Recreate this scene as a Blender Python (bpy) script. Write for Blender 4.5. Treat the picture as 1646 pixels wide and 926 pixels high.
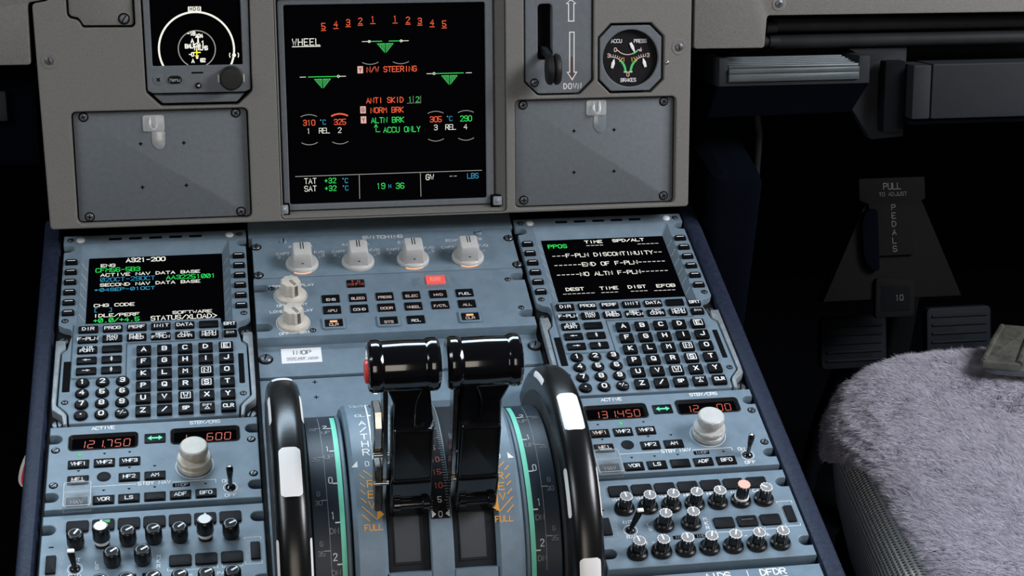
import bpy, math, random
import numpy as np
from math import sin, cos, pi, radians, atan2, hypot
from mathutils import Vector, Matrix, noise
from mathutils.geometry import tessellate_polygon

scene = bpy.context.scene
for o in list(bpy.data.objects):
    bpy.data.objects.remove(o)
COL = scene.collection
MM = 0.001
random.seed(4)

# ---------------------------------------------------------------- frames (all lengths in mm inside a frame)
TILT = radians(9.0)          # slope of the centre pedestal
H0 = 0.62                    # height of the pedestal face at its origin
HINGE = 144.45               # where the instrument panel plane meets the pedestal plane
PANG = radians(64.224)       # instrument panel against pedestal
CAMP = (51.245, -950.805, 819.891)   # eye in the pedestal frame
PED = Matrix.Translation((0, 0, H0)) @ Matrix.Rotation(TILT, 4, 'X')
PAN = PED @ Matrix.Translation((0, HINGE * MM, 0)) @ Matrix.Rotation(PANG, 4, 'X')
WORLD = Matrix.Identity(4)

# ---------------------------------------------------------------- camera
cam_d = bpy.data.cameras.new('camera')
cam = bpy.data.objects.new('camera', cam_d)
COL.objects.link(cam)
rx = Vector((0.984912, -0.158598, 0.069239))
dy = Vector((-0.043701, -0.615078, -0.787254))
fz = Vector((0.167445, 0.77235, -0.612729))
cm = Matrix(((rx[0], -dy[0], -fz[0], CAMP[0] * MM), (rx[1], -dy[1], -fz[1], CAMP[1] * MM), (rx[2], -dy[2], -fz[2], CAMP[2] * MM), (0, 0, 0, 1)))
cam.matrix_world = PED @ cm
cam_d.sensor_width = 36.0
cam_d.lens = 2732.18 / 1646 * 36.0
cam_d.clip_start = 0.05
scene.camera = cam

# ---------------------------------------------------------------- light
world = bpy.data.worlds.new('world')
scene.world = world
world.use_nodes = True
bg = world.node_tree.nodes['Background']
bg.inputs[0].default_value = (0.55, 0.68, 0.85, 1)
bg.inputs[1].default_value = 0.02


def area(name, loc, target, sx, sy, power, color, spread=180):
    d = bpy.data.lights.new(name, 'AREA')
    d.shape = 'RECTANGLE'
    d.size, d.size_y = sx, sy
    d.energy = power
    d.color = color
    d.spread = radians(spread)
    o = bpy.data.objects.new(name, d)
    COL.objects.link(o)
    o.location = loc
    o.rotation_euler = (Vector(target) - Vector(loc)).to_track_quat('-Z', 'Y').to_euler()
    return o


area('left_side_window_daylight', (-0.95, -0.46, 1.58), (0.12, -0.2, 0.6), 0.7, 0.5, 9, (0.88, 0.94, 1.0))
area('windshield_daylight', (0.05, 0.62, 1.52), (0.22, -0.25, 0.55), 1.3, 0.3, 18, (0.66, 0.84, 1.0))
area('right_side_window_daylight', (1.40, -0.40, 1.60), (0.75, -0.1, 0.5), 0.8, 0.5, 28, (0.93, 0.94, 1.0))
area('cabin_door_light', (0.0, -2.3, 1.55), (0.18, 0.2, 0.75), 0.8, 1.0, 9.5, (1.0, 0.90, 0.78))
scene.view_settings.view_transform = 'Standard'
scene.view_settings.look = 'None'
scene.view_settings.gamma = 1.0
scene.view_settings.exposure = 0.0
scene.view_settings.use_curve_mapping = False

# ---------------------------------------------------------------- materials


def srgb(r, g, b):
    def f(c):
        c /= 255
        return c / 12.92 if c <= 0.04045 else ((c + 0.055) / 1.055) ** 2.4
    return (f(r), f(g), f(b))


MATS = {}


def mat(name, col, rough=0.5, metal=0.0, bump=0.0, bscale=1500.0, var=0.0, vscale=40.0, emit=0.0, coat=0.0, trans=0.0, spec=0.5):
    m = bpy.data.materials.new(name)
    m.use_nodes = True
    nt = m.node_tree
    b = nt.nodes['Principled BSDF']
    b.inputs['Roughness'].default_value = rough
    b.inputs['Metallic'].default_value = metal
    b.inputs['Base Color'].default_value = (*col, 1)
    b.inputs['Specular IOR Level'].default_value = spec
    b.inputs['Coat Weight'].default_value = coat
    b.inputs['Coat Roughness'].default_value = 0.05
    b.inputs['Transmission Weight'].default_value = trans
    if emit:
        b.inputs['Emission Color'].default_value = (*col, 1)
        b.inputs['Emission Strength'].default_value = emit
        b.inputs['Base Color'].default_value = (*[c * 0.1 for c in col], 1)
    tc = nt.nodes.new('ShaderNodeTexCoord')
    if var:
        n = nt.nodes.new('ShaderNodeTexNoise')
        n.inputs['Scale'].default_value = vscale
        n.inputs['Detail'].default_value = 6
        n.inputs['Roughness'].default_value = 0.65
        nt.links.new(tc.outputs['Object'], n.inputs['Vector'])
        r = nt.nodes.new('ShaderNodeMapRange')
        r.inputs[1].default_value = 0.3
        r.inputs[2].default_value = 0.7
        r.inputs[3].default_value = 1 - var
        r.inputs[4].default_value = 1 + var
        nt.links.new(n.outputs['Fac'], r.inputs[0])
        mx = nt.nodes.new('ShaderNodeMix')
        mx.data_type = 'RGBA'
        mx.blend_type = 'MULTIPLY'
        mx.inputs[0].default_value = 1
        mx.inputs[6].default_value = (*col, 1)
        nt.links.new(r.outputs[0], mx.inputs[7])
        nt.links.new(mx.outputs[2], b.inputs['Base Color'])
    if bump:
        n2 = nt.nodes.new('ShaderNodeTexNoise')
        n2.inputs['Scale'].default_value = bscale
        n2.inputs['Detail'].default_value = 3
        nt.links.new(tc.outputs['Object'], n2.inputs['Vector'])
        bp = nt.nodes.new('ShaderNodeBump')
        bp.inputs['Strength'].default_value = bump
        bp.inputs['Distance'].default_value = 0.0005
        nt.links.new(n2.outputs['Fac'], bp.inputs['Height'])
        nt.links.new(bp.outputs['Normal'], b.inputs['Normal'])
    MATS[name] = m
    return m


BLUE = mat('blue_grey_paint', (0.146, 0.204, 0.252), 0.45, bump=0.15, var=0.12, vscale=90)
GREY = mat('textured_grey_paint', (0.146, 0.141, 0.127), 0.62, bump=0.7, bscale=1700, var=0.16, vscale=800)
PLATE = mat('slate_plate_paint', (0.104, 0.117, 0.128), 0.62, bump=0.2, var=0.10, vscale=260)
WORN = mat('worn_grey_frame', (0.25, 0.28, 0.30), 0.4, metal=0.25, bump=0.3, var=0.25, vscale=150)
BLACK = mat('black_plastic', (0.007, 0.007, 0.008), 0.55, var=0.3, vscale=200, spec=0.14)
KEYB = mat('black_key_plastic', (0.0035, 0.0035, 0.0042), 0.45, spec=0.12)
SOOT = mat('soot_black', (0.0025, 0.003, 0.004), 0.85, spec=0.1)
GLOSS = mat('gloss_black', (0.004, 0.004, 0.005), 0.12, coat=0.6, bump=0.02, bscale=60)
SATIN = mat('satin_black', (0.006, 0.006, 0.006), 0.27, bump=0.06, bscale=300)
DRUB = mat('dark_rubber', (0.011, 0.011, 0.010), 0.55, bump=0.4, bscale=400, var=0.3, vscale=90, spec=0.3)
RUBBER = mat('scuffed_rubber', (0.028, 0.028, 0.028), 0.6, bump=0.5, bscale=260, var=0.5, vscale=90)
WHITE = mat('white_legend', (0.80, 0.80, 0.78), 0.5)
DIMW = mat('faded_legend', (0.30, 0.30, 0.31), 0.5)
SOFTW = mat('soft_white_legend', (0.58, 0.58, 0.58), 0.5)
PINK = mat('amber_white_legend', (0.75, 0.55, 0.48), 0.5)
IVORY = mat('ivory_knob', (0.56, 0.52, 0.45), 0.42, var=0.12, vscale=120)
PALE = mat('pale_grey_knob', (0.48, 0.48, 0.46), 0.42, var=0.08, vscale=120)
STEEL = mat('brushed_steel', (0.45, 0.44, 0.42), 0.22, metal=1.0, bump=0.05, var=0.25, vscale=90)
DSTEEL = mat('dark_screw', (0.11, 0.12, 0.13), 0.35, metal=0.6)
ALU = mat('ribbed_aluminium', (0.062, 0.075, 0.079), 0.5, metal=0.3, var=0.15, vscale=60)
NAVY = mat('navy_padding', (0.0115, 0.017, 0.036), 0.55, bump=0.9, bscale=420, var=0.35, vscale=220, spec=0.28)
NAVYP = mat('navy_paint', (0.012, 0.022, 0.036), 0.45, bump=0.1)
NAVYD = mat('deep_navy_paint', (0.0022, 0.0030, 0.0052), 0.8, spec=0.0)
DGREY = mat('dark_slate', (0.0125, 0.0148, 0.0178), 0.7, spec=0.22, bump=0.3, var=0.08)
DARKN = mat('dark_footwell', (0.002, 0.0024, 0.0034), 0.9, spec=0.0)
TUBE = mat('dark_tube', (0.018, 0.019, 0.02), 0.62, var=0.2, vscale=50, spec=0.2)
ORANGE = mat('orange_marking', (0.80, 0.36, 0.05), 0.5)
REDM = mat('red_marking', (0.55, 0.09, 0.05), 0.5)
TEAL = mat('green_trim_band', (0.22, 0.82, 0.58), 0.5, var=0.10, vscale=30)
PAPER = mat('white_sticker', (0.85, 0.85, 0.86), 0.5)
INK = mat('ink', (0.03, 0.03, 0.035), 0.6)
REDP = mat('red_plastic', (0.75, 0.04, 0.03), 0.35)
CREAM = mat('white_plastic', (0.88, 0.85, 0.82), 0.4)
SALMON = mat('salmon_cap', (0.85, 0.42, 0.34), 0.45)
GLASS = mat('black_glass', (0.0015, 0.0015, 0.002), 0.2, spec=0.0)
CLEAR = mat('clear_plastic', (0.30, 0.32, 0.33), 0.22)
CLEAR.node_tree.nodes['Principled BSDF'].inputs['Alpha'].default_value = 0.13
HOOKC = mat('hook_plastic', (0.62, 0.64, 0.64), 0.15, coat=0.5)
HOOKC.node_tree.nodes['Principled BSDF'].inputs['Alpha'].default_value = 0.38
E_W = mat('screen_white', (0.88, 0.87, 0.78), emit=0.95)
E_DW = mat('screen_dim_white', (0.30, 0.30, 0.27), emit=0.9)
E_G = mat('screen_green', (0.02, 0.70, 0.10), emit=1.0)
E_DG = mat('screen_soft_green', (0.05, 0.42, 0.12), emit=1.0)
E_FG = mat('screen_fill_green', (0.012, 0.11, 0.03), emit=1.0)
E_C = mat('screen_cyan', (0.03, 0.28, 0.45), emit=1.0)
E_R = mat('screen_amber_red', (0.85, 0.10, 0.03), emit=1.0)
E_Y = mat('screen_yellow', (0.95, 0.85, 0.03), emit=1.0)
E_LED = mat('led_digits', (0.62, 0.10, 0.04), emit=1.0)
E_RB = mat('lit_red_button', (0.90, 0.10, 0.08), emit=1.0)
E_O = mat('lit_amber_bar', (1.0, 0.42, 0.20), emit=1.3)
E_T = mat('lit_green_arrow', (0.10, 0.85, 0.50), emit=1.0)
E_P = mat('screen_pink', (0.75, 0.42, 0.38), emit=0.9)

# ---------------------------------------------------------------- stroke lettering (x 0..4, y 0..6)
GL = {
 'A': [[(0,0),(2,6),(4,0)], [(.8,2),(3.2,2)]], 'B': ['00 06 36 45 44 33 03', '33 42 41 30 00'], 'C': ['45 36 16 05 01 10 30 41'],
 'D': ['00 06 26 44 42 20 00'], 'E': ['46 06 00 40', '03 33'], 'F': ['46 06 00', '03 33'], 'G': ['45 36 16 05 01 10 30 41 43 23'],
 'H': ['00 06', '40 46', '03 43'], 'I': ['20 26'], 'J': ['46 41 30 10 01'], 'K': ['00 06', '46 03 40'], 'L': ['06 00 40'],
 'M': ['00 06 23 46 40'], 'N': ['00 06 40 46'], 'O': ['10 01 05 16 36 45 41 30 10'], 'P': ['00 06 36 45 44 33 03'],
 'Q': ['10 01 05 16 36 45 41 30 10', '22 40'], 'R': ['00 06 36 45 44 33 03', '23 40'], 'S': ['45 36 16 05 04 13 33 42 41 30 10 01'],
 'T': ['06 46', '26 20'], 'U': ['06 01 10 30 41 46'], 'V': ['06 20 46'], 'W': ['06 10 24 30 46'], 'X': ['00 46', '06 40'],
 'Y': ['06 23 46', '23 20'], 'Z': ['06 46 00 40'], '0': ['10 01 05 16 36 45 41 30 10'], '1': ['15 26 20'], '2': ['05 16 36 45 44 00 40'],
 '3': ['05 16 36 45 44 33 13', '33 42 41 30 10 01'], '4': ['30 36 02 42'], '5': ['46 06 03 33 42 41 30 10 01'],
 '6': ['45 36 16 05 01 10 30 41 42 33 03'], '7': ['06 46 20'], '8': ['13 04 05 16 36 45 44 33 13 02 01 10 30 41 42 33'],
 '9': ['01 10 30 41 45 36 16 05 04 13 43'], '-': [[(.6,3),(3.4,3)]], '/': ['00 46'], '+': [[(2,1.2),(2,4.8)], [(.3,3),(3.7,3)]],
 '.': [[(1.8,.1),(2.2,.1)]], '[': ['36 16 10 30'], ']': ['16 36 30 10'], '>': ['06 43 00'], '<': ['46 03 40'],
 '(': ['36 14 12 30'], ')': ['16 34 32 10'], '~': ['03 43', [(1.6,4.3),(0,3),(1.6,1.7)]], '|': ['20 26'],
 '*': ['14 05 16 25 14'], 'a': ['33 13 02 01 10 30', '34 30'], 'e': ['02 42 43 34 14 03 01 10 30'], 'n': ['00 04', '03 14 34 43 40'],
 'u': ['04 01 10 30 41', '40 44'], '^': ['20 26', [(.8,4.2),(2,6),(3.2,4.2)]], '_': ['00 40'], 'z': ['10 01 05 16 36 45 41 30 10', '11 35'],
 'h': ['00 06', '40 46', '03 43'], ' ': [],
}
for k, ss in list(GL.items()):
    GL[k] = [[(float(q[0]), float(q[1])) for q in s.split()] if isinstance(s, str) else s for s in ss]


def rr(w, d, r, cx=0, cy=0, n=4):
    r = max(min(r, w / 2 - 1e-4, d / 2 - 1e-4), 1e-4)
    out = []
    for sx, sy, a0 in ((1, 1, 0), (-1, 1, 90), (-1, -1, 180), (1, -1, 270)):
        for i in range(n + 1):
            a = radians(a0 + 90 * i / n)
            out.append((cx + sx * (w / 2 - r) + r * cos(a), cy + sy * (d / 2 - r) + r * sin(a)))
    return out


def rect(u0, v0, u1, v1, r=0.01, n=3):
    return rr(abs(u1 - u0), abs(v1 - v0), r, (u0 + u1) / 2, (v0 + v1) / 2, n)


def circ(cx, cy, r, n=24):
    return [(cx + r * cos(2 * pi * i / n), cy + r * sin(2 * pi * i / n)) for i in range(n)]


def sarea(p):
    return sum(p[i][0] * p[(i + 1) % len(p)][1] - p[(i + 1) % len(p)][0] * p[i][1] for i in range(len(p))) / 2


def ccw(p):
    return list(p) if sarea(p) > 0 else list(reversed(p))


def mirr(p):
    return [(-x, y) for x, y in p]


def offs(p, d):
    """inward offset of a CCW polygon with mitred corners"""
    if d == 0:
        return list(p)
    n = len(p)
    out = []
    for i in range(n):
        a, b, c = p[i - 1], p[i], p[(i + 1) % n]
        e1 = (b[0] - a[0], b[1] - a[1])
        e2 = (c[0] - b[0], c[1] - b[1])
        l1 = hypot(*e1) or 1e-9
        l2 = hypot(*e2) or 1e-9
        n1 = (-e1[1] / l1, e1[0] / l1)
        n2 = (-e2[1] / l2, e2[0] / l2)
        k = 1 + n1[0] * n2[0] + n1[1] * n2[1]
        k = max(k, 0.35)
        out.append((b[0] + (n1[0] + n2[0]) / k * d, b[1] + (n1[1] + n2[1]) / k * d))
    return out


def roundpoly(p, r, n=3):
    """round every corner of a polygon by about r"""
    out = []
    m = len(p)
    for i in range(m):
        a, b, c = Vector(p[i - 1]), Vector(p[i]), Vector(p[(i + 1) % m])
        l1, l2 = (a - b).length, (c - b).length
        q = min(r, l1 * 0.45, l2 * 0.45)
        s = b + (a - b).normalized() * q
        e = b + (c - b).normalized() * q
        for j in range(n + 1):
            t = j / n
            x = s * (1 - t) ** 2 + b * 2 * t * (1 - t) + e * t * t
            out.append((x.x, x.y))
    return out


def lift(u, v, h, u0=0.0):
    """place a point seen at (u, v) on the pedestal face at its real height h instead"""
    x = u + u0
    k = h / CAMP[2]
    return (x + k * (CAMP[0] - x) - u0, v + k * (CAMP[1] - v))


class MB:
    def __init__(s):
        s.v, s.f, s.m = [], [], []
        s.M = None
        s.fn = None

    def add(s, vs, fs, mi=0):
        b = len(s.v)
        for p in vs:
            if s.fn:
                p = s.fn(p)
            if s.M is not None:
                p = s.M @ Vector(p)
            s.v.append((p[0], p[1], p[2]))
        for f in fs:
            s.f.append([b + i for i in f])
            s.m.append(mi)
        return s

    def loft(s, loops, mi=0, cap0=True, cap1=True, close=True):
        n = len(loops[0])
        vs = [p for l in loops for p in l]
        fs = []
        for k in range(len(loops) - 1):
            for i in range(n if close else n - 1):
                j = (i + 1) % n
                fs.append((k * n + i, k * n + j, (k + 1) * n + j, (k + 1) * n + i))
        if cap1:
            fs.append([(len(loops) - 1) * n + i for i in range(n)])
        if cap0:
            fs.append([n - 1 - i for i in range(n)])
        return s.add(vs, fs, mi)

    def prism(s, poly, z0, z1, b=0.0, mi=0, bot=True):
        poly = ccw(poly)
        L = [[(x, y, z0) for x, y in poly]]
        if b > 0:
            L.append([(x, y, z1 - b) for x, y in poly])
            L.append([(x, y, z1 - b * 0.3) for x, y in offs(poly, b * 0.3)])
            L.append([(x, y, z1) for x, y in offs(poly, b)])
        else:
            L.append([(x, y, z1) for x, y in poly])
        return s.loft(L, mi, bot, True)

    def flat(s, poly, z, mi=0):
        poly = ccw(poly)
        return s.add([(x, y, z) for x, y in poly], [list(range(len(poly)))], mi)

    def plate(s, outer, holes, z0, z1, b=0.5, mi=0):
        outer = ccw(outer)
        holes = [ccw(h) for h in holes]
        tops = [offs(outer, b)] + [offs(h, -b) for h in holes]
        pts = [p for l in tops for p in l]
        tri = tessellate_polygon([[Vector((x, y, 0)) for x, y in l] for l in tops])
        fs = []
        for t in tri:
            a, c, d = (pts[i] for i in t)
            ar = (c[0] - a[0]) * (d[1] - a[1]) - (d[0] - a[0]) * (c[1] - a[1])
            fs.append(t if ar > 0 else (t[0], t[2], t[1]))
        s.add([(x, y, z1) for x, y in pts], fs, mi)
        for k, l in enumerate([outer] + holes):
            sg = 1 if k == 0 else -1
            L = [[(x, y, z0) for x, y in l], [(x, y, z1 - b) for x, y in l], [(x, y, z1 - b * .3) for x, y in offs(l, b * .3 * sg)], [(x, y, z1) for x, y in offs(l, b * sg)]]
            if k:
                L = [list(reversed(q)) for q in L]
            s.loft(L, mi, False, False)
        return s

    def lathe(s, prof, n=24, cx=0, cy=0, mi=0, rf=None, cap0=True, cap1=True):
        L = []
        for r, z in prof:
            L.append([(cx + r * (rf(2 * pi * i / n, z) if rf else 1) * cos(2 * pi * i / n), cy + r * (rf(2 * pi * i / n, z) if rf else 1) * sin(2 * pi * i / n), z) for i in range(n)])
        return s.loft(L, mi, cap0, cap1)

    def tube(s, path, r, n=10, mi=0):
        path = [Vector(p) for p in path]
        L = []
        for i, p in enumerate(path):
            t = (path[min(i + 1, len(path) - 1)] - path[max(i - 1, 0)]).normalized()
            a = t.orthogonal().normalized() if i == 0 else (L_a - t * L_a.dot(t)).normalized()
            L_a = a
            b = t.cross(a)
            L.append([tuple(p + (a * cos(2 * pi * k / n) + b * sin(2 * pi * k / n)) * r) for k in range(n)])
        return s.loft(L, mi)

    def ribbon(s, pts, w, z=0.0, mi=0, closed=False, sub=0):
        pts = [Vector(p) for p in pts]
        if sub:
            q = []
            m = len(pts)
            for i in range(m if closed else m - 1):
                a, b = pts[i], pts[(i + 1) % m]
                k = max(1, int((b - a).length / sub))
                q += [a.lerp(b, j / k) for j in range(k)]
            if not closed:
                q.append(pts[-1])
            pts = q
        n = len(pts)
        if n < 2:
            return s
        vs = []
        for i in range(n):
            if closed:
                a, c = pts[i - 1], pts[(i + 1) % n]
            else:
                a, c = pts[max(i - 1, 0)], pts[min(i + 1, n - 1)]
            b = pts[i]
            d1 = (b - a).normalized() if (b - a).length > 1e-9 else (c - b).normalized()
            d2 = (c - b).normalized() if (c - b).length > 1e-9 else d1
            n1, n2 = Vector((-d1.y, d1.x)), Vector((-d2.y, d2.x))
            k = max(1 + n1.dot(n2), 0.5)
            o = (n1 + n2) / k * (w / 2)
            e = Vector((0, 0))
            if not closed and i == 0:
                e = -d2 * w * 0.4
            if not closed and i == n - 1:
                e = d1 * w * 0.4
            vs += [(b.x + o.x + e.x, b.y + o.y + e.y, z), (b.x - o.x + e.x, b.y - o.y + e.y, z)]
        fs = [(2 * i + 1, 2 * ((i + 1) % n) + 1, 2 * ((i + 1) % n), 2 * i) for i in range(n if closed else n - 1)]
        return s.add(vs, fs, mi)

    def text(s, t, u, v, h, z=0.0, mi=0, wf=0.62, gap=0.26, sw=0.16, al='c', pitch=None, skew=0.0):
        """letters of height h centred vertically on v"""
        cw = h * wf
        p = pitch or cw + h * gap
        tot = p * (len(t) - 1) + cw
        x0 = u - tot / 2 if al == 'c' else (u if al == 'l' else u - tot)
        k = 0
        for i, ch in enumerate(t):
            for st in GL[ch]:
                s.ribbon([(x0 + i * p + x / 4 * cw + skew * y, v + (y / 6 - 0.5) * h) for x, y in st], sw * h, z + 0.004 * (k % 3), mi)
                k += 1
        return s

    def build(s, name, mats, parent=None, ang=32):
        me = bpy.data.meshes.new(name)
        me.from_pydata([(x * MM, y * MM, z * MM) for x, y, z in s.v], [], s.f)
        for m in (mats if isinstance(mats, (list, tuple)) else [mats]):
            me.materials.append(m)
        me.polygons.foreach_set('material_index', s.m)
        me.polygons.foreach_set('use_smooth', [True] * len(s.f))
        me.set_sharp_from_angle(angle=radians(ang))
        me.update()
        o = bpy.data.objects.new(name, me)
        COL.objects.link(o)
        if parent is not None:
            o.parent = parent
        return o


def thing(name, label, cat, frame=WORLD, loc=(0, 0, 0), group=None):
    o = bpy.data.objects.new(name, None)
    o.empty_display_size = 0.02
    COL.objects.link(o)
    o.matrix_world = frame @ Matrix.Translation(Vector(loc) * MM)
    o['label'] = label
    o['category'] = cat
    if group:
        o['group'] = group
    return o


def tag(o, label, cat, frame=WORLD, loc=(0, 0, 0), group=None):
    o.matrix_world = frame @ Matrix.Translation(Vector(loc) * MM)
    o['label'] = label
    o['category'] = cat
    if group:
        o['group'] = group
    return o


def struct(o, frame=WORLD, loc=(0, 0, 0)):
    o.matrix_world = frame @ Matrix.Translation(Vector(loc) * MM)
    o['kind'] = 'structure'
    return o


def screw(parent, u, v, w, r, kind='slot', ang=20, well=True, m=None):
    b = MB()
    if well:
        b.lathe([(r * 1.32, w - .2), (r * 1.32, w + .06), (r * 1.28, w + .08)], 20, u, v, 1)
    b.lathe([(r, w - .2), (r, w + r * .22), (r * .85, w + r * .36), (r * .45, w + r * .42)], 20, u, v, 0)
    z = w + r * .44
    a = radians(ang)
    for q in ([a] if kind == 'slot' else [a, a + pi / 2]):
        L = r * (.8 if kind == 'slot' else .55)
        b.ribbon([(u - L * cos(q), v - L * sin(q)), (u + L * cos(q), v + L * sin(q))], r * .3, z, 1)
    return b.build('screw', [m or DSTEEL, SOOT], parent)

# ================================================================ the setting
def wbox(name, x0, y0, z0, x1, y1, z1, m):
    b = MB()
    b.prism(rect(x0, y0, x1, y1), z0, z1)
    return struct(b.build(name, m))


CARPET = mat('dark_carpet', (0.004, 0.0045, 0.006), 0.95, bump=1.0, bscale=600, var=0.3, vscale=120, spec=0.0)
wbox('floor', -1200, -1700, -30, 1500, 1250, 0, CARPET)
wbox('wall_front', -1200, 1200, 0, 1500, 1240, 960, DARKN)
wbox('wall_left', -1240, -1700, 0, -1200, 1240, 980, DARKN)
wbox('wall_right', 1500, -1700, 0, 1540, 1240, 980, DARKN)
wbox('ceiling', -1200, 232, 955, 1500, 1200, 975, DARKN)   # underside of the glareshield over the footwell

# ---------------------------------------------------------------- pedestal
ped = thing('centre_pedestal', 'dark navy centre pedestal carrying the blue grey control panels between the seats', 'pedestal', PED)


def floor_w(v):
    return -(H0 / MM + v * sin(TILT)) / cos(TILT) + 3


def side_prism(b, x0, x1, poly, mi=0, bev=0):
    """prism of a (v, w) outline along x"""
    poly = ccw(poly)
    L = [[(x, y, z) for y, z in (offs(poly, q) if q else poly)] for x, q in ((x0, bev), (x0 + bev, 0), (x1 - bev, 0), (x1, bev))] if bev else [[(x, y, z) for y, z in poly] for x in (x0, x1)]
    return b.loft(L, mi)


b = MB()
side_prism(b, -85, 442, [(190, -20), (190, floor_w(190)), (-420, floor_w(-420)), (-420, -20)])
b.build('body', SOOT, ped)
for nm, xa, xb in (('left', ((-87.5, -73.6), (-85.5, -75.2)), 0), ('right', ((435, 449), (434.5, 448.5)), 1)):
    b = MB()
    L = []
    for v, (p, q) in ((196, xa[0]), (60, None), (-80, None), (-200, None), (-420, xa[1])) if False else [(196 - 616 * t, (xa[0][0] + (xa[1][0] - xa[0][0]) * t, xa[0][1] + (xa[1][1] - xa[0][1]) * t)) for t in (0, .2, .4, .6, .8, 1)]:
        w1 = floor_w(v)
        L.append([(p, v, w1), (q, v, w1), (q, v, -6), (q - .6, v, -2.5), (q - 2, v, -.6), (q - 3.4 if nm == 'right' else (p + q) / 2 + .4, v, 0), (p + 3, v, 0), (p + 1, v, -1.2), (p + .2, v, -3), (p, v, -7)])
    b.loft(L, 0)
    b.build('padded_rail', NAVY, ped)
# plain strip above the switching panel
b = MB()
b.prism(rect(73, 164.3, 289, 200, 1), -12, -.6, .8)
b.build('filler_strip', BLUE, ped)
b = MB()
for x0, x1 in ((-74, -71.6), (71.9, 75), (286.9, 291), (433.4, 436)):
    b.prism(rect(x0, -300, x1, 180), -20, -11)
b.build('mounting_rails', BLACK, ped)
for u in (78.7, 282.8):
    for v in (149.4, 112.8):
        pass

# ---------------------------------------------------------------- main instrument panel
pan = thing('instrument_panel', 'textured grey main instrument panel behind the pedestal with screens and cover plates', 'panel', PAN)
octa = [(357.2 - .6, 135.0), (357.2 - .6, 157.4), (367.8, 174.3), (400.2, 174.3), (411.4, 163.8), (411.4, 129.0), (401, 118.4), (367.4, 118.4), (356.6, 129)]
octa = [(356.4, 128.6), (356.4, 163.6), (367, 174.4), (400.6, 174.4), (411.4, 163.6), (411.4, 128.6), (400.6, 118), (367, 118)]
h_cov = [rect(-58.2, 27, 76.4, 114.3, 4, 4), rect(288.4, 26.6, 422, 114.8, 4, 4)]
h_dis = rect(99.3, 24.6, 281, 201, 3, 3)
h_nav = roundpoly([(-1.9, 330), (-.9, 128), (10.2, 116.8), (69.2, 116.6), (80.4, 127.4), (82, 330)], 2)
h_gear = roundpoly([(296, 330), (296, 129), (307.4, 117.8), (341, 117.8), (352.9, 129.4), (352.9, 330)], 2)
h_cor = roundpoly([(-57, 330), (-56.6, 188), (-54.6, 185.4), (-49.2, 184.2), (-47, 181.6), (-45.6, 178.2), (-8.2, 177.8), (-6, 180), (-6, 330)], 1.5)
outer = roundpoly([(-79, 23.2), (433.6, 23.2), (434.2, 345), (-69, 345), (-69, 199), (-81.6, 197)], 3)
b = MB()
b.plate(outer, [*h_cov, h_dis, h_nav, h_gear, octa, h_cor], -14, 0, 1.0)
b.build('panel_face', GREY, pan)
b = MB()
b.plate(rect(-77, 25, 432, 345), [rect(101, 28, 274, 198)], -34, -14.2, .1)
b.build('panel_back', SOOT, pan)
b = MB()       # display surround: sloping reveal of the big screen
o_ = rect(99.8, 25.2, 280.4, 200.6, 3, 3)
i_ = rect(101.4, 30, 272.6, 196.8, 2, 3)
b.loft([[(x, y, -1) for x, y in o_], [(x, y, -2.4) for x, y in offs(o_, 1)], [(x, y, -11) for x, y in i_], [(x, y, -13.5) for x, y in i_]], 0, False, False)
b.build('screen_surround', GREY, pan)
for u, v in ((-71.5, 153.9), (423.8, 154.3)):
    b = MB()
    b.lathe([(6.2, -.1), (6.2, .25), (5.9, .4), (3.2, .15)], 28, u, v, 0)
    b.lathe([(3.0, .1), (3.0, .9), (2.6, 1.1)], 20, u, v, 1)
    b.ribbon([(u - .4, v + 1.6), (u + .3, v - 1.6)], .8, 1.15, 2)
    b.build('panel_fastener', [GREY, DSTEEL, SOOT], pan)
b = MB()
b.lathe([(1.5, -.1), (1.5, .5), (1, .8)], 12, 413.8, 142.0, 0)
b.build('rivet', STEEL, pan)


def cover_plate(u0, u1, v0, v1, sx, holes, label):
    uc, vc = (u0 + u1) / 2, (v0 + v1) / 2
    t = thing('blank_cover_plate', label, 'cover plate', PAN, (uc, vc, -5), 'blank cover plates')
    b = MB()
    b.prism(rr(u1 - u0, v1 - v0, 3), -6, 0, .7)
    for x, y in holes:
        x, y = x - uc, y - vc
        b.ribbon([(x - 1.3, y), (x + 1.3, y)], .8, .05, 1)
        b.ribbon([(x, y - 1.3), (x, y + 1.3)], .8, .054, 1)
        b.flat(circ(x, y, 1.0, 10), .06, 1)
    b.build('plate', [PLATE, SOOT], t)
    for i, (x, y) in enumerate(sx):
        screw(t, x - uc, y - vc, .2, 2.9, 'cross', 20 + 33 * i)
    return t


cover_plate(-57.2, 75.4, 28, 113.3, [(-49.2, 109.7), (67, 110), (-49, 31.5), (68, 31.6)], [(-7.1, 87.7), (26, 87.5), (-7.4, 53.5), (26.4, 53.9)],
            'blank slate cover plate with four screws below the small round navigation screen')
cover_plate(289.4, 421, 27.6, 113.8, [(295.8, 110.2), (412.8, 110.2), (296, 32.5), (413.5, 32.2)], [(337.9, 88), (371.3, 88), (337.9, 54), (371.4, 53.9)],
            'blank slate cover plate with four screws below the brake pressure gauge')


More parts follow.
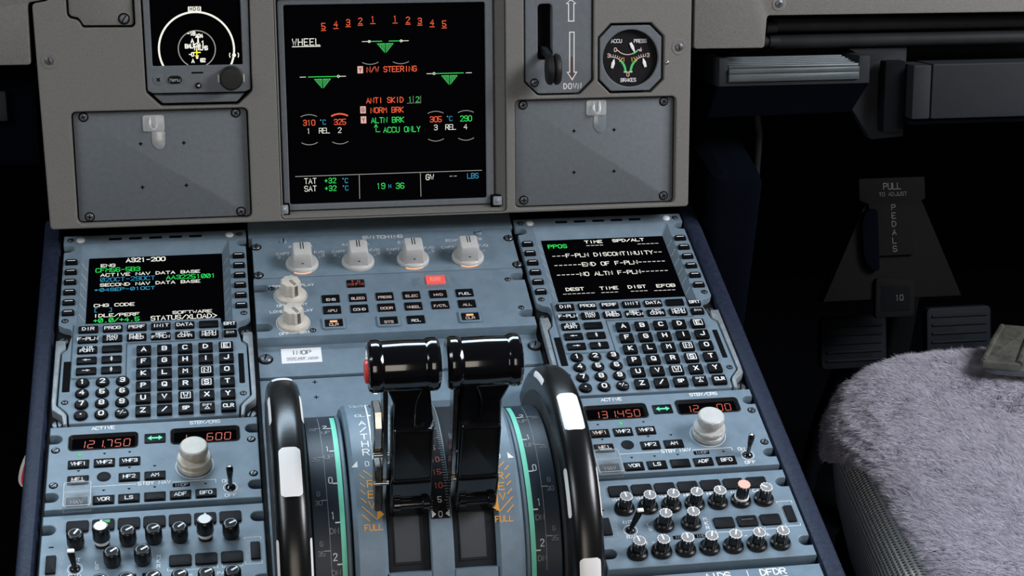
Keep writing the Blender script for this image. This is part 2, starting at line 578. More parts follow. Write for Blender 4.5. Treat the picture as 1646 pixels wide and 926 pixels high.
def hook(u, v, label, tint):
    t = thing('adhesive_hook', label, 'hook', PAN, (u, v, -4.8), 'clear plastic hooks')
    b = MB()
    b.prism(roundpoly([(-8.2, -5.5), (-6.6, -6.4), (7.4, -6.4), (8.3, -5), (8.3, 5), (7.4, 6.3), (-7, 6.3), (-8.2, 5.2)], 1), 0, 1.2, .4)
    b.build('back_pad', HOOKC, t)
    b = MB()
    b.tube([(-2.4, 5, 1.5), (-2.6, 0, 2.6), (-2, -3.2, 4.2), (0, -4.4, 5.0), (2, -3.2, 4.2), (2.6, 0, 2.6), (2.4, 5, 1.5)], 1.0, 8)
    b.build('hook_loop', HOOKC, t)
    b = MB()
    b.prism(roundpoly([(-2, -6), (-2, -16), (1, -20), (5, -21), (8, -18), (8.6, -6)], 2, 4), -.05, .25, .1)
    b.build('adhesive_tab', tint, t)
    return t


TABG = mat('clear_tab', (0.30, 0.31, 0.30), 0.25, coat=0.6, var=0.25, vscale=80)
hook(3.6, 103.6, 'clear plastic adhesive hook on the left blank cover plate', TABG)
h = hook(356.2, 106.6, 'clear plastic adhesive hook on the right blank cover plate', mat('faint_tab', (0.17, 0.195, 0.21), 0.25, coat=0.3))

# ---------------------------------------------------------------- big system display
sd = thing('system_display', 'large square black screen showing the red and green wheel page', 'display', PAN, (187, 114, -9))
P = lambda u, v: (u - 187, v - 114)
b = MB()
b.plate(rect(*P(102.2, 30.2), *P(272, 196.6), 2), [rect(*P(106.9, 35.2), *P(265.8, 192.5), 1.5)], -3, 1.5, .8)
b.build('bezel', PLATE, sd)
b = MB()
b.prism(rect(*P(105, 33), *P(268, 194), 1), -3, -.2)
W_, D_, G_, C_, R_, K_ = 1, 2, 3, 4, 5, 6
t = lambda s, u, v, h, mi, **k: b.text(s, u - 187, v - 114, h, -.1, mi, **k)
ln = lambda pts, w, mi, **k: b.ribbon([P(*q) for q in pts], w, -.1, mi, **k)
# slat / spoiler numbers
for s, u, v in (('5', 137.8, 175.7), ('4', 147.5, 177.1), ('3', 157.2, 178.3), ('2', 166.8, 179.3), ('1', 176.7, 180.4), ('1', 194.3, 180.5), ('2', 204.5, 179.4), ('3', 213.9, 178.5), ('4', 223.7, 177.1), ('5', 233.4, 176)):
    t(s, u, v, 4.4, R_, sw=.13)
    ln([(u - 1.8, v - 3.4), (u + 1.8, v - 3.4)], .55, R_)
t('WHEEL', 123.9, 163.6, 5, W_, pitch=4.55, sw=.12)
ln([(113, 160.1), (134.8, 160.1)], .6, W_)
t('N/W STEERING', 190.8, 141, 4.1, R_, pitch=3.35, sw=.14)
t('ANTI SKID', 184.8, 116.5, 4.1, R_, pitch=3.35, sw=.14)
t('1', 205, 116.5, 4.1, G_, sw=.12)
t('2', 211, 116.4, 4.1, G_, sw=.12)
for u in (205, 211):
    ln([(u - 2.5, 113.6), (u + 2.5, 113.6), (u + 2.5, 119.2)], .3, D_)
t('NORM BRK', 186.4, 108.6, 4.1, R_, pitch=3.35, sw=.14)
t('ALTN BRK', 186.6, 100.6, 4.1, G_, pitch=3.35, sw=.13)
t('ACCU ONLY', 197.9, 92.7, 4.1, G_, pitch=3.35, sw=.13)
ln([(180.4, 91.4), (177.2, 91.4), (177.2, 96.6)], .45, G_)
ln([(175.8, 95), (177.2, 97.2), (178.6, 95)], .45, G_)
for u, v in ((165.8, 141), (167.2, 109.2), (167.4, 101.2)):
    b.flat(rect(*P(u - 2.2, v - 2.8), *P(u + 2.2, v + 2.8)), -.12, K_)
t('Y', 165.8, 141, 3, 0); t('G', 167.2, 109.2, 3, 0); t('Y', 167.4, 101.2, 3, 0)
# gear symbols
for cx, y, xl, xr, d in ((186.1, 163.1, 167.9, 204.6, 0), (135.8, 136.2, 118.2, 154.1, 1), (237, 136.7, 218.9, 254.8, -1)):
    y0 = y - 1.9
    for sgn in (-1, 1):
        b.flat([P(cx + sgn * .6, y0), P(cx + sgn * 6.3, y0), P(cx + sgn * .6, y0 - 7)], -.12, 7)
        ln([(cx + sgn * .6, y0), (cx + sgn * 6.3, y0), (cx + sgn * .6, y0 - 7)], .45, G_, closed=True)
        for k in (2, 3.6):
            ln([(cx + sgn * k, y0), (cx + sgn * k, y0 - 7 + (k - .6) / 5.7 * 7)], .3, G_)
    if d == 0:
        ln([(xl, y), (xl + 6, y)], .45, W_); ln([(xr - 6, y), (xr, y)], .45, W_)
        ln([(xl + 6.6, y), (xl + 15.5, y)], .55, G_); ln([(xr - 15.5, y), (xr - 6.6, y)], .55, G_)
        for x in (xl + 5.6, xr - 5.8):
            ln([(x + .9 * cos(a), y + .9 * sin(a)) for a in [k * pi / 5 for k in range(10)]], .4, W_, closed=True)
    else:
        e = xl if d > 0 else xr
        ln([(e, y), (e + d * 4.4, y)], .45, W_)
        ln([(e + d * 6.5, y), (e + d * 30, y)], .55, G_)
        ln([(e + d * 31, y), (e + d * 36, y)], .45, W_)
        ln([(e + d * 30.2 + .9 * cos(a), y + .9 * sin(a)) for a in [k * pi / 5 for k in range(10)]], .4, W_, closed=True)


def arc(cx, y, dy, mi, w=.5, hw=6.2):
    ln([(cx + hw * k, y + dy * (1 - k * k)) for k in [i / 6 for i in range(-6, 7)]], w, mi)


for cx in (173.9, 198.2):
    arc(cx, 146.6, -1.5, D_)
for cx in (124.1, 148.4, 225.3, 249.8):
    arc(cx, 105, 1.5, R_ if cx == 148.4 else D_, 1.2 if cx == 148.4 else .5)
    arc(cx, 84.2, -1.7, D_)
for s, u, mi in (('310', 124.2, R_), ('325', 148.6, R_), ('305', 225.4, R_), ('290', 249.9, G_)):
    t(s, u, 100.1, 4.2, mi, pitch=3.3, sw=.13)
for s, u in (('1', 123.6), ('REL', 136.1), ('2', 148.2), ('3', 225.3), ('REL', 237.4), ('4', 249.4)):
    t(s, u, 93.5, 4, W_, pitch=2.9, sw=.11)
for u, v in ((135.5, 100.2), (236.9, 100.4), (151.8, 52.8), (151.9, 46.8)):
    t('C', u + .7, v, 3.6, C_, sw=.12)
    t('*', u - 1.6, v + .8, 2.6, C_, sw=.16)
ln([(112, 57.4), (262.3, 57.6)], .5, D_)
ln([(162.8, 56.8), (162.7, 37.9)], .5, D_)
ln([(212.1, 56.9), (212.3, 37.9)], .5, D_)
t('TAT', 123.7, 53.4, 4.2, W_, pitch=3.4, sw=.11); t('SAT', 123.6, 47.3, 4.2, W_, pitch=3.4, sw=.11)
t('+32', 139.5, 53.2, 3.9, G_, pitch=3.3, sw=.13); t('+32', 139.6, 47, 3.9, G_, pitch=3.3, sw=.13)
t('19', 180, 47.5, 4.4, G_, pitch=3.7, sw=.12); t('H', 187.2, 47.1, 2.8, C_, sw=.14); t('36', 195.5, 47.2, 4.4, G_, pitch=3.7, sw=.12)
t('GW', 219.8, 53.4, 4.2, W_, pitch=3.5, sw=.13); t('--', 238.8, 53.6, 4.2, D_, pitch=3.5); t('LBS', 255, 53.3, 4, C_, pitch=3.2, sw=.12)
b.build('screen', [GLASS, E_W, E_DW, E_G, E_C, E_R, E_P, E_FG], sd)
for u, v in ((101.6, 32.2), (274.2, 33.2)):
    k = MB()
    k.prism(rect(*P(u - 5.4, v - 5.6), *P(u + 5, v + 4.6), 1), -3, 4, .4, 1)
    k.prism(rect(*P(u - 3.6, v - 3.8), *P(u + 3.6, v + 3.4), 1), 3, 6.4, .6, 0)
    k.lathe([(1.6, 6.2), (1.6, 7), (1, 7.4)], 12, u - 187, v - 114, 0)
    k.build('latch', [WORN, SOOT], sd)

# ---------------------------------------------------------------- small navigation display
nd = thing('navigation_display', 'small black navigation screen with white compass ring and round dial knob', 'display', PAN, (39.2, 140, -4))
Q = lambda u, v: (u - 39.2, v - 140)
b = MB()
face = roundpoly([Q(-.2, 250), Q(.4, 129.2), Q(4.4, 126.9), Q(74.6, 126.6), Q(79.4, 128.6), Q(80.6, 250)], 1)
b.plate(face, [rect(*Q(5.2, 147.9), *Q(73.9, 240), 1)], -8, 2.2, .7)
b.build('bezel', PLATE, nd)
b = MB()
b.prism(roundpoly([Q(4.6, 125.6), Q(11.4, 119), Q(68.4, 118.8), Q(74.4, 125.4)], 1), -8, 0.4, .7)
b.build('lower_lip', PLATE, nd)
b = MB()
b.prism(rect(*Q(3, 146.5), *Q(76, 242)), -6, .4)
lq = lambda pts, w, mi, **k: b.ribbon([Q(*q) for q in pts], w, .5, mi, **k)
R0 = 28.6
lq([(39.2 + R0 * cos(radians(a)), 160 + R0 * sin(radians(a))) for a in range(-25, 206, 5)], 1.5, 1)
R1 = 14.1
lq([(39.4 + R1 * cos(radians(a)), 160.3 + R1 * sin(radians(a))) for a in range(-62, 243, 6)], .8, 2)
b.flat(rect(*Q(34, 188.8), *Q(44, 192.8), .6), .5, 1)
b.text('HDG', 0, 51, 2.6, .53, 0, pitch=2.9, sw=.2)
for s, u, v, h in (('-18', 35.6, 172.3, 2.8), ('A24', 41.6, 170.4, 2.6), ('A', 36.2, 166.8, 3), ('1', 40.6, 168, 5), ('1', 44.2, 164.6, 3.4), ('BALT', 34.6, 162.6, 2.8), ('NILMS', 42.6, 161, 2.8), ('-0', 35, 156.2, 2.6), ('A', 36, 151.3, 2.8), ('82', 43.6, 151.6, 2.6), ('L24', 39.6, 163.4, 2.6)):
    b.text(s, u - 39.2, v - 140, h, .52, 1, sw=.30, gap=.1)
b.flat(circ(*Q(67.6, 155), 1.5, 12), .55, 1)
for a in (-1, 1):
    lq([(67.6 + a * (2.6 + .9 * cos(q)), 155 + 1.9 * sin(q)) for q in (-1, -.5, 0, .5, 1)], .7, 1)
lq([(39.2, 160), (39.2, 154)], .9, 3); lq([(36.6, 157.6), (41.8, 157.6)], .9, 3); lq([(38, 155), (40.4, 155)], .7, 3)
b.flat(circ(*Q(39.3, 153.6), 1, 10), .57, 1)
b.build('screen', [GLASS, E_W, E_DW, E_Y], nd)
b = MB()
b.prism(rr(10.4, 6, 2.9, *Q(21.6, 137.2)), 2, 3.6, .8)
b.text('Menu', 21.6 - 39.2, -2.8, 2.5, 3.65, 1, sw=.17, gap=.2)
b.build('menu_button', [KEYB, DIMW], nd)
b = MB()
b.lathe([(4.1, 2), (4.1, 2.5), (3.7, 2.6)], 20, *Q(9, 137.4), 0)
for a in (45, 135):
    b.ribbon([(9 - 39.2 + 1.4 * cos(radians(a + q)), -2.6 + 1.4 * sin(radians(a + q))) for q in (0, 180)], 1.0, 2.65 + a / 9000, 1)
b.build('captive_screw', [PLATE, SOOT], nd)
b = MB()
b.prism(rr(9, 1.3, .6, *Q(38.9, 142.2)), 2, 2.4, .1)
b.build('card_slot', SOOT, nd)
b = MB()
b.lathe([(2.3, 2), (2.3, 3.2), (1.8, 3.6)], 18, *Q(39.2, 132.3), 0)
b.text('=0', 0, -7.7, 1.5, 3.65, 1, sw=.2, gap=.2) if False else b.text('-0', 0, -7.7, 1.5, 3.65, 1, sw=.2, gap=.2)
b.build('small_button', [KEYB, WHITE], nd)
b = MB()
b.lathe([(9.4, 2), (9.4, 5), (8.6, 5.4), (8.4, 11.5), (7.6, 12.6), (5, 12.9)], 40, *Q(64.6, 137.6), 0, rf=lambda a, z: 1 + (.02 * cos(20 * a) if 5.4 < z < 12 else 0))
for a in (-1, 1):
    b.prism(rr(1.3, 6, .5, 64.6 - 39.2 + a * 9.6, -2.4), 2, 5.6, .3, 1)
b.build('dial_knob', [DRUB, PALE], nd)

# ---------------------------------------------------------------- landing gear lever unit
gl = thing('landing_gear_lever', 'landing gear selector plate with wheel shaped lever and down arrow', 'gear lever', PAN, (324.4, 150, -4))
G = lambda u, v: (u - 324.4, v - 150)
b = MB()
b.plate(roundpoly([G(297.2, 330), G(297.2, 129.6), G(307.9, 119.2), G(340.5, 119.2), G(351.6, 130), G(351.6, 330)], 1), [rect(*G(307.6, 146), *G(319.4, 190.6), 3, 4)], -7, 2, .7)
z = 2.06
for pts in ([(334.7, 193.6), (330.8, 190.5), (332.7, 190.5), (332.7, 176.7), (337, 176.7), (337, 190.5), (338.6, 190.5)],
            [(335.7, 129.9), (331.7, 136), (333.6, 136), (333.6, 167.9), (337.2, 167.9), (337.2, 136), (339.4, 136)]):
    b.ribbon([G(*q) for q in pts], .75, z, 1, closed=True)
b.flat([G(*q) for q in ((334.6, 136), (334.6, 148.5), (336.3, 148.5), (336.3, 136), (337.2, 134.6), (335.6, 131.8), (333.8, 134.6))], z, 2)
b.text('DOWN', 335.9 - 324.4, -25.2, 4.2, z, 1, pitch=3.9, sw=.16, wf=.58)
b.build('plate', [PLATE, WHITE, mat('dark_red_paint', (0.10, 0.03, 0.02), 0.6)], gl)
b = MB()
b.prism(rect(*G(306, 144), *G(321, 192)), -9, -7)
b.build('slot_back', SOOT, gl)
b = MB()
a0, a1 = G(313.5, 153), G(315.5, 139.5)
b.loft([[(a0[0] - 2.4, a0[1] - 2, -6), (a0[0] + 2.4, a0[1] - 2, -6), (a0[0] + 2.4, a0[1] + 4, -6), (a0[0] - 2.4, a0[1] + 4, -6)],
        [(a0[0] - 1.8, a0[1] - 4, 10), (a0[0] + 2.4, a0[1] - 4, 10), (a0[0] + 2.4, a0[1] + 1, 10), (a0[0] - 1.8, a0[1] + 1, 10)],
        [(a1[0] - 1.4, a1[1] - 2, 30), (a1[0] + 3, a1[1] - 2, 30), (a1[0] + 3, a1[1] + 3, 30), (a1[0] - 1.4, a1[1] + 3, 30)]])
b.build('lever_arm', DGREY, gl)
b = MB()
b.M = Matrix.Translation((312.2 - 324.4 + 3.6, 138.6 - 150 + 2, 24)) @ Matrix.Rotation(radians(-2), 4, 'Y') @ Matrix.Rotation(pi / 2, 4, 'Y')
b.lathe([(4, -5.5), (10.6, -5.4), (11.6, -4.6), (12.2, -3), (12.2, -1.6), (11.2, -.7), (9.4, -.4), (9.4, .4), (11.2, .7), (12.2, 1.6), (12.2, 3), (11.6, 4.6), (10.6, 5.4), (4, 5.5)], 48, 0, 0, 0, rf=lambda a, z: 1 + (.008 * cos(40 * a) if abs(z) > .5 else 0))
b.build('wheel_handle', DRUB, gl)
b = MB()
b.prism(roundpoly([G(297.6, 131.8), G(307.2, 131.8), G(308.2, 130.4), G(308.2, 120), G(307, 120), G(297.6, 129.4)], .6), 2, 3.2, .4)
b.build('corner_bracket', PLATE, gl)
screw(gl, *G(304.6, 128.2), 3.2, 2.7, 'slot', 25)

# ---------------------------------------------------------------- brake pressure gauge
bgx, bgy = 383.8, 146.1
bp = thing('brake_pressure_gauge', 'octagonal brake and accumulator pressure gauge with three white pointers', 'gauge', PAN, (bgx, bgy, -4))
b = MB()
oc = offs(ccw([(x - bgx, y - bgy) for x, y in octa]), 1.9)
b.plate(oc, [circ(0, 0, 22.9, 48)], -8, 2.4, .8)
b.lathe([(23.6, 2.2), (23.3, 1.6), (22.6, -1), (22.6, -3)], 48, 0, 0, 1, cap0=False, cap1=False)
b.build('bezel', [PLATE, SOOT], bp)
b = MB()
b.flat(circ(0, 0, 22.8, 48), -2.4, 0)
g = lambda u, v: (u - bgx, v - bgy)
z = -2.3
b.text('ACCU', *g(373.1, 159.8), 2.7, z, 1, wf=.66, gap=.2)
b.text('PRESS', *g(393, 159.5), 2.7, z, 1, wf=.62, gap=.18)
b.text('BRAKES', *g(383.3, 128.2), 2.7, z, 1, wf=.62, gap=.18)
for s, u, v in (('0', 372.3, 152.8), ('4', 393.3, 152.7), ('3', 366.8, 148.2), ('3', 399.6, 148), ('0', 382.9, 132.7)):
    b.text(s, *g(u, v), 3, z, 2, sw=.17)
for s, u in (('1', 379.5), ('1', 386.2)):
    b.text(s, *g(u, 144.7), 2.8, z, 3, sw=.22)
cA = (382.7, 160.5)
b.ribbon([g(cA[0] + 11.8 * cos(radians(a)), cA[1] + 11.8 * sin(radians(a))) for a in range(225, 318, 6)], .6, z, 2)
for a in (222, 318):
    b.ribbon([g(cA[0] + q * cos(radians(a)), cA[1] + q * sin(radians(a))) for q in (11.8, 13.6)], .7, z, 2)
b.ribbon([g(cA[0] + 11.8 * cos(radians(a)), cA[1] + 11.8 * sin(radians(a))) for a in range(293, 309, 5)], 1.3, z + .03, 4)
for s in (-1, 1):
    cB = (383 + s * 14.4, 134.8)
    pt = lambda a, r: g(cB[0] - s * r * cos(radians(a)), cB[1] + r * sin(radians(a)))
    b.ribbon([pt(a, 12.2) for a in range(0, 95, 6)], .5, z, 2)
    b.ribbon([pt(a, 12.2) for a in range(0, 50, 5)], 1.8, z + .03, 4)
    for a in (58, 66, 74, 82, 90):
        b.ribbon([pt(a, 12.2), pt(a, 14.2)], .5, z, 2)
    b.ribbon([pt(50, 11.4), pt(50, 15)], .7, z + .05, 3)
    b.ribbon([pt(0, 11), pt(0, 13.6)], .8, z + .05, 2)
b.build('dial', [BLACK, WHITE, PINK, ORANGE, E_DG], bp)
for (u0, v0), (u1, v1) in (((384.6, 158.2), (388.4, 150.2)), ((369.4, 138.0), (371.2, 145.4)), ((397.4, 138.4), (395.2, 145.6))):
    b = MB()
    d = Vector((u1 - u0, v1 - v0)).normalized()
    n = Vector((-d.y, d.x))
    a, c = Vector(g(u0, v0)), Vector(g(u1, v1))
    b.prism([tuple(a + n * 1.0), tuple(a - n * 1.0), tuple(a + d * 4 - n * 1.4), tuple(c - n * .25), tuple(c + n * .25), tuple(a + d * 4 + n * 1.4)], -1.8, -1.4, .1)
    b.build('pointer', WHITE, bp)

# ---------------------------------------------------------------- corner cover and side panels
cc = thing('corner_access_cover', 'small stepped grey cover plate with one screw at the top left of the panel', 'cover plate', PAN, (-31, 200, -4))
b = MB()
K = lambda u, v: (u + 31, v - 200)
b.prism(roundpoly([K(-55.4, 320), K(-55.2, 189), K(-53.6, 187), K(-48.4, 185.8), K(-46, 182.6), K(-44.8, 179.8), K(-8.8, 179.4), K(-7.4, 181), K(-7.4, 320)], 1.2), -8, 1.4, .8)
b.build('plate', GREY, cc)
screw(cc, *K(-14.4, 184.4), 1.5, 3.4, 'slot', 55)

lp = thing('left_side_panel', 'dark edged plain grey panel at the far top left of the frame', 'panel', PAN, (-86, 151, 0))
b = MB()
b.prism(roundpoly([(0.6, 0), (1.2, 46.6), (15.2, 49), (15.2, 190), (-420, 190), (-420, 1)], 2.5), -12, -.5, 1)
b.build('panel_face', GREY, lp)

rp = thing('right_side_panel', 'plain textured grey panel with one screw at the upper right', 'panel', PAN, (497, 190, 0))
b = MB()
b.prism(roundpoly([(-60.4, -37.4), (-1, -37.8), (.8, -11.6), (330, -12.6), (330, 150), (-60.2, 150)], 2.5), -12, -.5, 1)
b.build('panel_face', GREY, rp)
b = MB()
b.lathe([(6, -.6), (6, -.2), (5.6, 0), (3.2, -.2)], 28, 10.5, -2.2, 0)
b.lathe([(3.0, -.3), (3.0, .5), (2.6, .7)], 20, 10.5, -2.2, 1)
b.ribbon([(9.4, -2.8), (11.6, -1.6)], .8, .75, 2)
b.build('panel_fastener', [GREY, DSTEEL, SOOT], rp)

# ================================================================ units on the pedestal (u across the unit, v forward, w up)
def notched(w2, v0, v1, notches, r=4.2, deep=8.6):
    """rectangle with U notches on its sides; notches = [(side, v)]"""
    p = [(w2, v0)]
    for s, v in sorted([n for n in notches if n[0] > 0], key=lambda n: n[1]):
        p += [(w2, v - r)] + [(w2 - deep + r - r * sin(a), v - r * cos(a)) for a in [pi * k / 8 for k in range(9)]] + [(w2, v + r)]
    p += [(w2, v1), (-w2, v1)]
    for s, v in sorted([n for n in notches if n[0] < 0], key=lambda n: -n[1]):
        p += [(-w2, v + r)] + [(-w2 + deep - r + r * sin(a), v + r * cos(a)) for a in [pi * k / 8 for k in range(9)]] + [(-w2, v - r)]
    p += [(-w2, v0)]
    return p


def key_mesh(w, d, h, leg=None, mats=None, r=1.0, txt=None, th=3.2, boxed=False, u0=0, sw=.17, wf=.62):
    b = MB()
    b.prism(rr(w, d, r), -1.5, h, min(.7, h * .4), 0)
    z = h + .05
    if txt:
        rows = txt.split('\n')
        for i, s in enumerate(rows):
            y = ((len(rows) - 1) / 2 - i) * (th * 1.12)
            b.text(s, 0, y, th, z, 1, sw=sw, wf=wf, gap=.2)
    if boxed:
        b.ribbon(rect(-3.2, -3.1, 3.2, 3.1, .3, 1), .6, z, 1, closed=True)
    return b


def flight_terminal(u0, rows, label):
    t = thing('flight_computer_terminal', label, 'keypad terminal', PED, (u0, 62, 0), 'flight computer terminals on the pedestal')
    OV = 62
    b = MB()
    b.prism(rect(-71.4, -49 - OV, 71.4, 172 - OV), -11, -6, .3)
    b.build('chassis', BLACK, t)
    half = [(71.3, 174), (71.3, 161.6), (66, 161.6), (63.4, 160), (62.6, 157.2), (63.4, 154.4), (66, 152.8), (70.6, 152.4), (70.6, 62), (66.5, 58.6), (62, 57), (60.6, 54), (60.4, 48), (61.4, 44.6), (63, 33.4), (66.6, 29), (67.0, -27.2), (61, -34.6), (59.2, -38), (58.6, -47.5)]
    half = [(u, v - OV) for u, v in half]
    out = half + [(-u, v) for u, v in reversed(half)]
    out = roundpoly(ccw(out), 1.2, 2)
    hole = rect(-57, 56.5 - OV, 57, 161.5 - OV, 3, 3)
    b = MB()
    b.plate(out, [hole], -8, 0, .6, 0)
    # sloping bezel round the screen
    i0 = ccw(hole)
    iw = rect(-51.6, 56.8 - OV, 51.6, 149.8 - OV, 1, 3)
    b.loft([[(x, y, -.2) for x, y in i0], [(x, y, -5) for x, y in iw]], 0, False, False)
    lsk_v = [141.3 - 12.62 * k for k in range(6)]
    for v in lsk_v:
        for s in (-1, 1):
            vv = v - 3.2 - OV
            b.add([(s * 56.3, vv + .25, -.5), (s * 56.3, vv - .25, -.5), (s * 52.2, vv - 5.2, -4.2), (s * 52.2, vv - 4.7, -4.2)], [(0, 1, 2, 3)], 1)
    for k in range(5):
        b.prism(rr(10.6, 3.1, 1.5, -31.4 + 15.68 * k, 167.8 - OV), -.4, .12, .05, 2)
    for q in ((-64.8, -59.4), (60, 64)):
        b.prism(rect(q[0], -13.8 - OV, q[1], 19.6 - OV, .8), -.4, .1, .03, 2)
    # raised plate that carries the function keys
    fk = [(-58.6, 61.4), (-59, .2), (-21.4, .2), (-21.4, 37.4), (48.4, 38.2), (48.6, 61.4)]
    b.prism(roundpoly(ccw([(u, v - OV) for u, v in fk]), 1, 2), -.5, .7, .35, 0)
    b.ribbon([(u, v - OV) for u, v in offs(ccw(fk), -.7)][1:-1] if False else [(-59.6, 61 - OV), (-60, -.8 - OV), (-20.4, -.8 - OV), (-20.4, 36.4 - OV), (49.4, 37.2 - OV), (49.6, 61 - OV)], .45, .06, 2)
    b.build('faceplate', [BLUE, WHITE, SOOT], t)
    for s in (-1, 1):
        p = [(71.4, 43.4), (64.6, 43), (63.9, 34), (67.6, 29.6), (68.1, -27.6), (61.8, -35.6), (60.4, -38.4), (59.7, -48.6), (62.3, -48.6), (63.6, -39.4), (70.8, -32.4), (71.4, -24)]
        b = MB()
        b.prism(roundpoly(ccw([(s * u, v - OV) for u, v in p]), .8, 2), -8, .8, .8)
        b.build('keyboard_surround', WORN, t)
    # screen
    b = MB()
    b.prism(rect(-53, 56 - OV, 53, 151.5 - OV), -7, -5)
    for (s, u, v, h, mi, al, pitch, sw) in rows:
        x, y = lift(u, v, -5, u0)
        if s.startswith('#'):
            x2, _ = lift(float(s[1:]), v, -5, u0)
            n = max(2, int(round((x2 - x) / 3.84)))
            for k in range(n):
                b.ribbon([(x + (k + .15) * (x2 - x) / n, y - OV), (x + (k + .8) * (x2 - x) / n, y - OV)], .55, -4.9, mi)
        else:
            b.text(s, x, y - OV, h, -4.9, mi, wf=2.95 / h, pitch=pitch, sw=sw / h * 1.12, al=al)
    b.build('screen', [GLASS, E_W, E_G, E_C], t)
    # line select keys
    for s in (-1, 1):
        for v in lsk_v:
            u, vv = lift(s * 64.4, v - .2, 2.2, u0)
            b = MB()
            p = [(-4.6, -2.9), (4.6, -2.9), (4.6, 1.4), (3.4, 2.9), (-3.4, 2.9), (-4.6, 1.4)]
            b.prism(roundpoly(p, .7, 2), -1.5, 2.2, .6, 0)
            b.ribbon([(-2.7, .5), (2.7, .5)], .75, 2.26, 1)
            o = b.build('line_select_key', [KEYB, CREAM], t)
            o.location = Vector((u, vv - OV, 0)) * MM
    # function keys
    fc = [-48.8, -31.1, -13.5, 4.1, 21.7, 39.4]
    fkeys = [(fc[i], 56.5, s) for i, s in enumerate(('DIR', 'PROG', 'PERF', 'INIT', 'DATA', ''))]
    fkeys += [(fc[i], 44.8, s) for i, s in enumerate(('F-PLN', 'RAD\nNAV', 'FUEL\nPRED', 'SEC\nF-PLN', 'ATC\nCOMM', 'MCDU\nMENU'))]
    fkeys += [(fc[0], 32.8, 'AIR\nPORT'), (fc[1], 32.8, ''), (fc[0], 20.9, '<'), (fc[1], 20.9, '^'), (fc[0], 9.1, '>'), (fc[1], 9.1, 'v'), (55.1, 55.2, 'BRT'), (55.1, 44.7, 'DIM')]
    for u, v, s in fkeys:
        x, y = lift(u, v, 2.5, u0)
        wd = 14.4 if u < 50 else 10
        if s in ('<', '>', '^', 'v'):
            b = key_mesh(wd, 7.4, 2.5)
            if s in '<>':
                b.ribbon([(-2.6, 0), (2.6, 0)], .55, 2.56, 1)
                k = -1 if s == '<' else 1
                b.flat([(k * 2.9, 0), (k * .2, 1.1), (k * .2, -1.1)], 2.56, 1)
            else:
                b.ribbon([(0, -2.4), (0, 2.4)], .55, 2.56, 1)
                b.flat([(-1, .3), (1, .3), (0, 2.7)], 2.56, 1)
                b.flat([(-1, -.3), (1, -.3), (0, -2.7)], 2.56, 1)
        else:
            b = key_mesh(wd, 7.4 if s not in ('BRT', 'DIM') else 6.6, 2.5, txt=s or None, th=2.8 if '\n' in s else (3.2 if s != 'DIM' else 2.0), wf=.74, sw=.2)
        o = b.build('function_key', [KEYB, WHITE], t)
        o.location = Vector((x, y - OV, 0)) * MM
    # letters
    L = 'ABCDEFGHIJKLMNOPQRSTUVWXYZ'
    legs = list(L) + ['/', 'SP', 'OV', 'CLR']
    for i, s in enumerate(legs):
        x, y = lift(-8.15 + 14.9 * (i % 5), 29.8 - 13.34 * (i // 5), 2.8, u0)
        if s == 'OV':
            b = key_mesh(10.6, 9.4, 2.8)
            b.text('OVFY', 0, 1.8, 1.9, 2.86, 1, sw=.2)
            b.ribbon([(-1.6, -2.4), (1.6, -2.4), (0, .2)], .5, 2.86, 1, closed=True)
        else:
            box = s in 'ENSW' and len(s) == 1
            b = key_mesh(10.6, 9.4, 2.8, txt=s, th=4.2 if len(s) == 1 else 3.2, boxed=box, wf=.72 if len(s) == 1 else .6, sw=.23)
        o = b.build('letter_key', [KEYB, WHITE], t)
        o.location = Vector((x, y - OV, 0)) * MM
    for i, s in enumerate(('1', '2', '3', '4', '5', '6', '7', '8', '9', 'dot', '0', 'pm')):
        x, y = lift(-50.95 + 14.05 * (i % 3), -3.1 - 11.5 * (i // 3), 2.3, u0)
        b = MB()
        b.lathe([(4.9, -1.5), (4.9, .8), (4.5, 1.8), (3.7, 2.3)], 28)
        if s == 'dot':
            b.flat(circ(0, 0, .7, 12), 2.36, 1)
        elif s == 'pm':
            b.text('+', -2, .7, 2.4, 2.36, 1, wf=.9, sw=.2)
            b.ribbon([(-1, -1.8), (1, 1.8)], .5, 2.36, 1)
            b.ribbon([(1.2, -.9), (3, -.9)], .5, 2.36, 1)
        else:
            b.text(s, 0, 0, 4.2, 2.36, 1, wf=.72, sw=.23)
        o = b.build('number_key', [KEYB, WHITE], t)
        o.location = Vector((x, y - OV, 0)) * MM
    for s in (-1, 1):
        b = MB()
        b.lathe([(3.3, -.3), (3.3, .5), (2.6, 1.1), (1.2, 1.4)], 24, s * 58.2, 167.5 - OV)
        b.build('light_sensor', mat('frosted_lens', (0.75, 0.74, 0.72), 0.4) if 'frosted_lens' not in MATS else MATS['frosted_lens'], t)
        screw(t, s * 66, 168.1 - OV, .05, 2.0, 'slot', 30)
        screw(t, s * 66, 66.8 - OV, .05, 2.0, 'cross', 10)
        screw(t, s * 62.3, -24.8 - OV, .05, 1.9, 'cross', 25)
        screw(t, s * 66.6, 48.6 - OV, -5.8, 3.9, 'slot', 80 + 20 * s)
        screw(t, s * 67.0, -42.2 - OV, -5.8, 3.9, 'slot', 85 - 15 * s)
    return t


